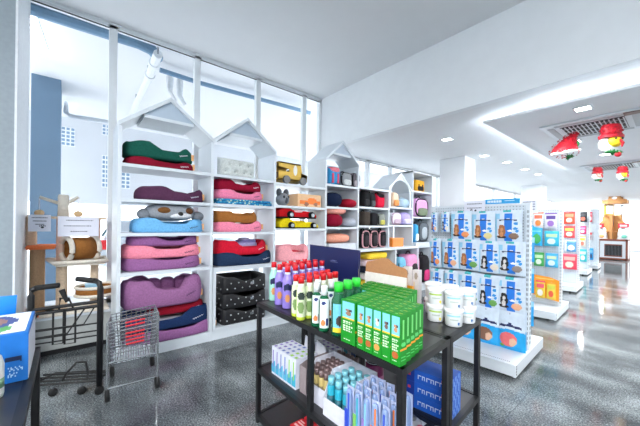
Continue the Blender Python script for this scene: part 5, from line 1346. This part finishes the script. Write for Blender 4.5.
MB().prism([(-w, .06), (w, 0), (w, h * .84), (w * .3, h * .95), (-w, h)], -.002, .002, 'y').build('card', pap((246, 156, 36)), t); bx(-w * .8, w * .6, -.003, -.002, h * .84, h * .88).build('printed_line', pap((250, 206, 120)), t)
y3 = 8.3; yy3 = y3 + .53 - .12
gond_rear(-1.39, y3, y3 + 1.06, 1.25, aty(578, 210, y3 + .53)[2], 'third white pegboard gondola along the aisle, with red and orange pouches', [
    (565, 212, 576, 224, yy3, (232, 84, 60), (226, 60, 60), (240, 150, 110), (246, 220, 200), 'red orange pouch at the top of the third gondola'),
    (565, 226, 576, 238, yy3, (232, 70, 80), (226, 60, 60), (240, 200, 90), (250, 236, 200), 'red and yellow pouch, second on the third gondola'),
    (566, 240, 577, 252, yy3, (90, 160, 214), (226, 236, 244), (60, 110, 190), (236, 240, 246), 'blue and white pouch, third on the third gondola', 1),
    (563.5, 253.5, 578, 270, yy3, (226, 60, 84), (232, 90, 110), (246, 170, 160), (240, 210, 190), 'large red pink pouch, lowest on the third gondola')])
y4 = 11.67; yy4 = y4 + .53 - .12
gond_rear(-1.70, y4, y4 + 1.06, 1.25, aty(588, 210, y4 + .53)[2], 'fourth white pegboard gondola, with black and magenta packs', [
    (580, 212, 588, 222, yy4, (40, 44, 50), (50, 54, 60), (70, 74, 80), (214, 110, 90), 'black pouch at the top of the fourth gondola'),
    (580, 226, 587, 234, yy4, (226, 36, 110), (214, 30, 100), (240, 140, 180), (246, 220, 230), 'magenta pouch, second on the fourth gondola'),
    (580, 236, 586.5, 247, yy4, (232, 224, 214), (226, 190, 80), (240, 200, 60), (214, 120, 100), 'white and yellow pouch, third on the fourth gondola'),
    (580, 249, 587.5, 262, yy4, (50, 186, 196), (44, 170, 184), (200, 230, 232), (220, 236, 238), 'teal pouch, lowest on the fourth gondola')])
y5 = 13.6; yy5 = y5 + .40
gond_rear(-1.72, y5, y5 + 1.0, 1.2, aty(594, 209, y5 + .5)[2], 'fifth white pegboard gondola, farthest along the aisle', [
    (590, 211, 593, 222, yy5, (220, 70, 90), (200, 210, 220), (240, 150, 160), (240, 220, 224), 'narrow red pouch at the top of the fifth gondola'),
    (590, 231, 593, 240, yy5, (200, 190, 196), (200, 210, 220), (226, 80, 80), (160, 150, 160), 'narrow grey pouch in the middle of the fifth gondola'),
    (589.8, 248, 594, 260, yy5, (40, 150, 214), (60, 170, 226), (120, 190, 230), (60, 80, 120), 'blue pouch low on the fifth gondola')])

# ------------------------------------------------------------------ Christmas tinsel hangings
TRED = mat('tinsel_red', (176, 14, 36), .6, 0, .5, 45, .8); TWH = mat('tinsel_white', (226, 228, 230), .5, 0, .1, 50, .5); TGR = mat('tinsel_green', (22, 118, 56), .4, .2, .4, 50, .5)
def hang(px, py, y): return aty(px, py, y)
def tuft(b, c, r, n, ln, rg):
    for _ in range(n * 3):
        d = Vector((rg.gauss(0, 1), rg.gauss(0, 1), rg.gauss(0, 1))).normalized(); p = Vector(c) + Vector((d.x * r[0], d.y * r[1], d.z * r[2]))
        q = p + d * ln; e = Vector((-d.z, d.x, d.y)).normalized() * .013
        b._add([p - e, p + e, q], [(0, 1, 2)])
def santa_hat(px, py, y, s, label):
    c = hang(px, py, y); t = thing('tinsel_santa_hat', label, 'hanging decoration', c, radians(50)); rg = random.Random(2)
    b = MB(); prof = [(-.03, -.14, .215), (-.02, -.06, .185), (.02, .03, .135), (.07, .10, .095), (.13, .155, .06), (.19, .175, .03)]
    o = len(b.v); n = 20
    for x, z, r in prof:
        for k in range(n):
            a = 2 * pi * k / n; b.v.append(((x + r * cos(a)) * s, r * .55 * sin(a) * s, (z + .18 * r * cos(a)) * s))
    for i in range(len(prof) - 1):
        for k in range(n): b.f.append((i * n + k, i * n + (k + 1) % n, (i + 1) * n + (k + 1) % n, (i + 1) * n + k))
    b.f.append(tuple(range(n - 1, -1, -1))); b.f.append(tuple(len(prof) * n - n + k for k in range(n)))
    for x, z, r in prof[:5]: tuft(b, (x * s, 0, z * s), (r * s, r * s * .55, r * s * .4), 40, .02 * s, rg)
    b.build('hat', TRED, t)
    w = MB(); w.tube([(-.26 * s, -.02, -.19 * s), (-.03 * s, -.13 * s, -.15 * s), (.20 * s, -.02, -.10 * s)], [.022 * s, .024 * s, .022 * s], 8); tuft(w, (-.03 * s, -.1 * s, -.15 * s), (.2 * s, .02 * s, .02 * s), 12, .015 * s, rg); w.build('brim', TWH, t)
    g = MB(); g.blob(.05 * s, 0, -.21 * s, .045 * s, .03 * s, .03 * s, 1, 10, 6); tuft(g, (.05 * s, 0, -.21 * s), (.04 * s, .03 * s, .03 * s), 14, .04 * s, rg); g.blob(.17 * s, -.02, .0 * s, .025 * s, .02 * s, .045 * s, 1, 10, 6); g.build('holly', TGR, t)
    MB().tube([(.1 * s, 0, .13 * s), (.1 * s, 0, ZP - c[2])], .003, 5).build('string', PAPER, t)
def snowman(px, py, y, s, label, face=(240, 206, 40)):
    c = hang(px, py, y); t = thing('tinsel_snowman', label, 'hanging decoration', c, radians(50)); rg = random.Random(4)
    b = MB(); b.lathe([(.15 * s, .04 * s), (.155 * s, .075 * s), (.115 * s, .10 * s), (.13 * s, .17 * s), (.11 * s, .225 * s)], 18, 0, 0, 0, 'z', 1, .7); tuft(b, (0, 0, .13 * s), (.12 * s, .09 * s, .08 * s), 50, .025 * s, rg); b.build('hat', TRED, t)
    w = MB(); w.blob(-.02 * s, .02 * s, -.04 * s, .13 * s, .07 * s, .115 * s); tuft(w, (-.02 * s, .02 * s, -.04 * s), (.12 * s, .06 * s, .11 * s), 20, .02 * s, rg); w.build('head', TWH, t)
    MB().blob(.015 * s, -.045 * s, -.01 * s, .095 * s, .055 * s, .075 * s).build('face', mat('tinsel_face_%d' % face[2], face, .5, 0, .2, 40, .3), t, smooth=True)
    for x in (-.03, .06): MB().blob(x * s, -.10 * s, .02 * s, .014 * s, .01 * s, .016 * s).build('eye', DARK, t)
    MB().tube([(.03 * s, -.09 * s, .0), (.045 * s, -.12 * s, -.05 * s), (.04 * s, -.11 * s, -.10 * s)], [.018 * s, .018 * s, .008 * s], 8).build('nose', TRED, t)
    g = MB(); g.blob(-.02 * s, -.03 * s, -.155 * s, .09 * s, .04 * s, .02 * s, 1, 12, 6); tuft(g, (0, -.03 * s, -.155 * s), (.1 * s, .04 * s, .02 * s), 16, .03 * s, rg); g.build('scarf', TGR, t)
    MB().blob(.04 * s, -.06 * s, -.19 * s, .04 * s, .03 * s, .035 * s).build('bow', TRED, t, smooth=True)
    MB().tube([(0, 0, .22 * s), (0, 0, ZP - c[2])], .003, 5).build('string', PAPER, t)
santa_hat(566, 143.5, 5.25, .86, 'red tinsel santa hat with white brim hanging under the large air conditioner')
snowman(611, 141.5, 5.25, .92, 'tinsel snowman with yellow face and red hat hanging at the right of the santa hat')
snowman(597.5, 175, 8.6, .70, 'farther small tinsel figure with red hat and white beard, left of the far pair', (226, 160, 150))
snowman(622.5, 174.5, 8.6, .70, 'farther small tinsel snowman with red hat and green scarf, right of the far pair')

# ------------------------------------------------------------------ display at the far end of the aisle
YK = 18.5
WOOD = mat('red_wood', (124, 66, 48), .5, 0, .15, 12); CARD = mat('tan_card', (202, 150, 92), .7, 0, .06, 30); CARD2 = mat('tan_card_dark', (176, 126, 76), .7)
def kpt(px, py, y=YK): return aty(px, py, y)
a = kpt(597.5, 257); b = kpt(628, 240); W = b[0] - a[0]; zk = b[2]
t = thing('dog_kennel', 'wooden framed dog kennel with dark barred window at the end of the aisle', 'kennel', (a[0], YK, 0)); Dk = .8
def B(n, bb, m): return bb.build(n, m, t)
fr = .07
for x in (0, W - fr):
    for y in (0, Dk): B('post', bx(x, x + fr, y, y + fr, 0, zk), WOOD)
for z in (0.03, zk - fr):
    B('rail', bx(0, W, 0, fr, z, z + fr), WOOD); B('rail', bx(0, W, Dk, Dk + fr, z, z + fr), WOOD)
    for x in (0, W - fr): B('rail', bx(x, x + fr, fr, Dk, z, z + fr), WOOD)
B('white_front', bx(fr, W - fr, .02, .05, .1, zk - fr), WHITE); B('side_panel', bx(.01, .03, fr, Dk, .1, zk - fr), WHITE); B('side_panel', bx(W - .03, W - .01, fr, Dk, .1, zk - fr), WHITE)
B('dark_window', bx(W * .25, W * .80, .01, .02, zk * .22, zk * .72), DARK)
br = MB()
for i in range(12): x = W * (.27 + i * .52 / 11); br.box(x, x + .012, -.004, .01, zk * .22, zk * .72)
B('bars', br, mat('bar_grey', (90, 94, 100), .5)); B('window_frame', MB().box(W * .23, W * .82, 0, .02, zk * .72, zk * .77).box(W * .23, W * .82, 0, .02, zk * .17, zk * .22).box(W * .23, W * .25, 0, .02, zk * .2, zk * .74).box(W * .80, W * .82, 0, .02, zk * .2, zk * .74), WOOD)
B('kennel_floor', bx(fr, W - fr, fr, Dk, .03, .08), WOOD)
# cardboard flower tower behind it
YT = YK + 1.35
c = aty(612, 215, YT); zt = c[2]
t = thing('cardboard_tower', 'tan cardboard cat tower with scalloped side wings behind the kennel', 'cat house', (c[0], YT, 0))
hw = aty(620.4, 225, YT)[0] - c[0]; zq = lambda py: aty(612, py, YT)[2]
poly = [(hw * .72, 0), (hw * .72, zq(239)), (hw * .70, zq(230)), (hw * .8, zq(228)), (hw * 1.45, zq(226.5)), (hw * 1.5, zq(223)), (hw * 1.2, zq(221)), (hw * 1.1, zq(217)), (hw, zq(213.5)), (hw * .96, zt)]
MB().prism(poly + [(-x, z) for x, z in reversed(poly)], -.02, .02, 'y').build('front_panel', CARD, t)
MB().prism(poly + [(-x * .9, z) for x, z in reversed(poly)], .3, .34, 'y').build('rear_panel', CARD2, t)
for z in (zt * .35, zt * .62, zt - .02): bx(-hw * .6, hw * .6, -.28, .3, z - .03, z).build('shelf_board', CARD, t)
bx(-.05, .05, -.30, -.02, 0, zt).build('mid_panel', CARD2, t)
bx(-hw * .22, -hw * .08, -.023, -.018, zt * .72, zt * .9).build('slot_hole', mat('hole_brown', (96, 60, 40), .8), t); bx(hw * .1, hw * .22, -.023, -.018, zt * .74, zt * .9).build('slot_hole', mat('hole_grey', (150, 150, 160), .8), t)
# basket and cardboard pickup on the tower
q = aty(609, 212, YT); q2 = aty(604.5, 205, YT); q3 = aty(614, 205, YT); hb = q2[2] - zt
t = thing('toy_crate', 'small green and white crate standing on the cardboard tower', 'crate', ((q2[0] + q3[0]) / 2, YT, zt)); w = (q3[0] - q2[0]) / 2
bx(-w, w, -.2, .2, 0, hb).build('crate_body', pap((176, 140, 60)), t, bevel=.01); bx(-w * .4, w * .95, -.205, -.2, hb * .1, hb * .9).build('white_sign', PAPER, t); bx(-w, -w * .4, -.205, -.2, hb * .1, hb * .9).build('green_print', pap((130, 150, 50)), t)
c1 = aty(603.5, 206, YT); c2 = aty(628, 195.5, YT); zc = zt + hb; W = c2[0] - c1[0]; hh = c2[2] - zc
t = thing('cardboard_pickup', 'tan cardboard pickup truck cat house on top of the tower', 'cat house', (c1[0], YT, zc))
side = [(0, .08 * hh), (W, .08 * hh), (W, .50 * hh), (W * .90, .58 * hh), (W * .80, .60 * hh), (W * .76, .90 * hh), (W * .68, hh), (W * .34, hh), (W * .27, .90 * hh), (W * .24, .52 * hh), (0, .48 * hh)]
MB().prism(side, -.42, -.38, 'y').build('side_panel', CARD2, t)
MB().prism(side, .38, .42, 'y').build('side_panel', CARD2, t)
bx(W * .02, W * .98, -.38, .38, .16 * hh, .48 * hh).build('truck_bed', CARD, t)
bx(W * .02, W * .98, -.38, .38, .1 * hh, .16 * hh).build('floor_board', CARD2, t); bx(W * .36, W * .66, -.38, .38, .94 * hh, .985 * hh).build('cab_roof', CARD, t)
ov = MB(); ov.v = [(W * .50 + W * .11 * cos(2 * pi * k / 16), -.422, hh * .72 + hh * .15 * sin(2 * pi * k / 16)) for k in range(16)]; ov.f = [tuple(range(16))]; ov.build('cab_window', WHT, t)
for x in (.2, .8): MB().lathe([(.02, -.02), (hh * .14, -.02), (hh * .14, .02), (.02, .02)], 14, W * x, -.44, hh * .16, 'y').build('wheel', CARD2, t)
# white domed houses each side
for (px0, px1, lb, pc) in ((594.5, 608, 'white domed pet house left of the cardboard tower, orange print', (240, 170, 110)), (616.5, 631, 'white domed pet house right of the cardboard tower, green print', (110, 190, 170))):
    a = aty(px0, 240, YT - .1); b = aty(px1, 228, YT - .1); w = (b[0] - a[0]) / 2
    t = thing('domed_pet_house', lb, 'pet house', ((a[0] + b[0]) / 2, YT - .1, 0)); 
    MB().lathe([(w, 0), (w, b[2] * .6), (w * .85, b[2] * .85), (w * .5, b[2] * .97), (w * .1, b[2])], 20, 0, 0, 0, 'z', 1, .35).build('dome', mat('dome_plastic', (206, 210, 214), .5), t, smooth=True)
    MB().blob(w * .1, -w * .33, b[2] * .72, w * .4, .03, w * .35).build('printed_patch', pap(pc), t, smooth=True)
for (px, w_, c_, lb) in ((599, .35, (200, 40, 60), 'small red box on the domed house left of the tower'), (624, .35, (214, 50, 70), 'small red box on the domed house right of the tower')):
    a = aty(px, 224, YT); t = thing('red_box', lb, 'box', (a[0], YT - .1, aty(px, 228, YT - .1)[2])); bx(-w_ / 2, w_ / 2, -.1, .1, 0, .22).build('carton', pap(c_), t, bevel=.01); bx(-w_ / 3, w_ / 3, -.103, -.1, .05, .15).build('printed_panel', pap((240, 190, 190)), t)
# round emblem on the far wall and a white partition with faint notices
YWp = 22.0
a = aty(545, 183, YWp); b = aty(600, 183, YWp)
BACKLIT = bpy.data.materials.new('translucent_wall'); BACKLIT.use_nodes = True; _n = BACKLIT.node_tree; _n.nodes.remove(_n.nodes['Principled BSDF'])  # far wall made translucent so daylight behind it makes it glow
_t = _n.nodes.new('ShaderNodeBsdfTranslucent'); _d = _n.nodes.new('ShaderNodeBsdfDiffuse'); _m = _n.nodes.new('ShaderNodeMixShader'); _m.inputs[0].default_value = .3
_t.inputs['Color'].default_value = (.97, .98, 1, 1); _d.inputs['Color'].default_value = (.9, .9, .9, 1)
_n.links.new(_t.outputs[0], _m.inputs[1]); _n.links.new(_d.outputs[0], _m.inputs[2]); _n.links.new(_m.outputs[0], _n.nodes['Material Output'].inputs['Surface'])
fx0, fx1 = aty(541, 190, YWp)[0], aty(592, 190, YWp)[0]
stru(MB().grid(lambda u, v: (fx0 + u * (fx1 - fx0), YWp, .02 + v * (ZL - .04)), 1, 1).build('window_50', BACKLIT))
c = aty(552, 184, YWp - .02); r = (aty(557.5, 184, YWp)[0] - aty(552, 184, YWp)[0])
tag(MB().tube([(c[0] + r * cos(2 * pi * k / 28), YWp - .02, c[2] + r * sin(2 * pi * k / 28)) for k in range(28)], .014, 5, True).build('ring_emblem', mat('faint_grey', (206, 210, 216), .7)), 'thin grey ring emblem on the far white wall', 'emblem')
for k, (px, py, wpx) in enumerate([(566, 181, 4), (566, 189, 4), (573, 187, 10), (584, 187, 8), (574, 195, 9), (584, 195, 7)]):
    a = aty(px, py, YWp - .01); b = aty(px + wpx, py + 3, YWp - .01)
    if b[0] > aty(592, 190, YWp)[0]: pass
    t = thing('wall_notice', 'faint grey lines of lettering on the far white wall, %s piece from the left' % ORD[k], 'notice', (a[0], YWp - .012, b[2]), 0, 'faint lettering on the far wall'); w = min(b[0], aty(591.5, 190, YWp)[0]) - a[0]; h = a[2] - b[2]
    m = MB(); m.box(0, w, 0, .006, h * .7, h); m.box(0, w * .8, 0, .006, 0, h * .3); m.build('lettering', mat('faint_grey', (206, 210, 216)), t)
# white wall shelf with goods far behind, left of the second column
# ------------------------------------------------------------------ light
w = bpy.data.worlds.new('world'); SC.world = w; w.use_nodes = True; nt = w.node_tree; bg = nt.nodes['Background']
tc = nt.nodes.new('ShaderNodeTexCoord'); sp = nt.nodes.new('ShaderNodeSeparateXYZ'); rp = nt.nodes.new('ShaderNodeValToRGB')
nt.links.new(tc.outputs['Generated'], sp.inputs['Vector']); nt.links.new(sp.outputs['Z'], rp.inputs['Fac']); nt.links.new(rp.outputs['Color'], bg.inputs['Color'])
rp.color_ramp.elements[0].position = 0.0; rp.color_ramp.elements[0].color = (1, 1, 1, 1); rp.color_ramp.elements[1].position = .8; rp.color_ramp.elements[1].color = (.90, .95, 1.0, 1)
bg.inputs['Strength'].default_value = 2.3
def area(name, loc, sx, sy, power, rot=(0, 0, 0), color=(1, 1, 1)):
    l = bpy.data.lights.new(name, 'AREA'); l.shape = 'RECTANGLE'; l.size = sx; l.size_y = sy; l.energy = power; l.color = color
    o = bpy.data.objects.new(name, l); COL.objects.link(o); o.location = loc; o.rotation_euler = rot; return o
sun = bpy.data.lights.new('sun', 'SUN'); sun.energy = 1.6; sun.angle = .05; so = bpy.data.objects.new('sun', sun); COL.objects.link(so); so.rotation_euler = (radians(18), radians(-62), 0)
for j in range(3): area('fill_lamp', (.2 + j * 2.2, -2.5, ZH - .02), .9, .9, 135)  # unseen fill lamps, added behind the camera for front light
for i in range(4):
    for j in range(2): area('far_fill_lamp', (-2.5 + 4 * j, 11.5 + i * 3.6, ZL - .02), .3, .3, 40)  # added fill lamps that brighten the far floor and ceiling
for i in range(5): area('low_ceiling_lamp', (-2.2, 4.95 + i * 1.35, ZL - .02), .17, .17, 9)
for i in range(3):
    for j in range(2): area('island_lamp', (-.7 + 2 * j, 4.6 + i * 1.7, ZP - .02), .17, .17, 16)
SC.view_settings.view_transform = 'Standard'; SC.view_settings.look = 'None'; SC.view_settings.exposure = 1.02
SC.cycles.use_denoising = True
SC.cycles.max_bounces = 8; SC.cycles.transparent_max_bounces = 16
bpy.context.view_layer.update()
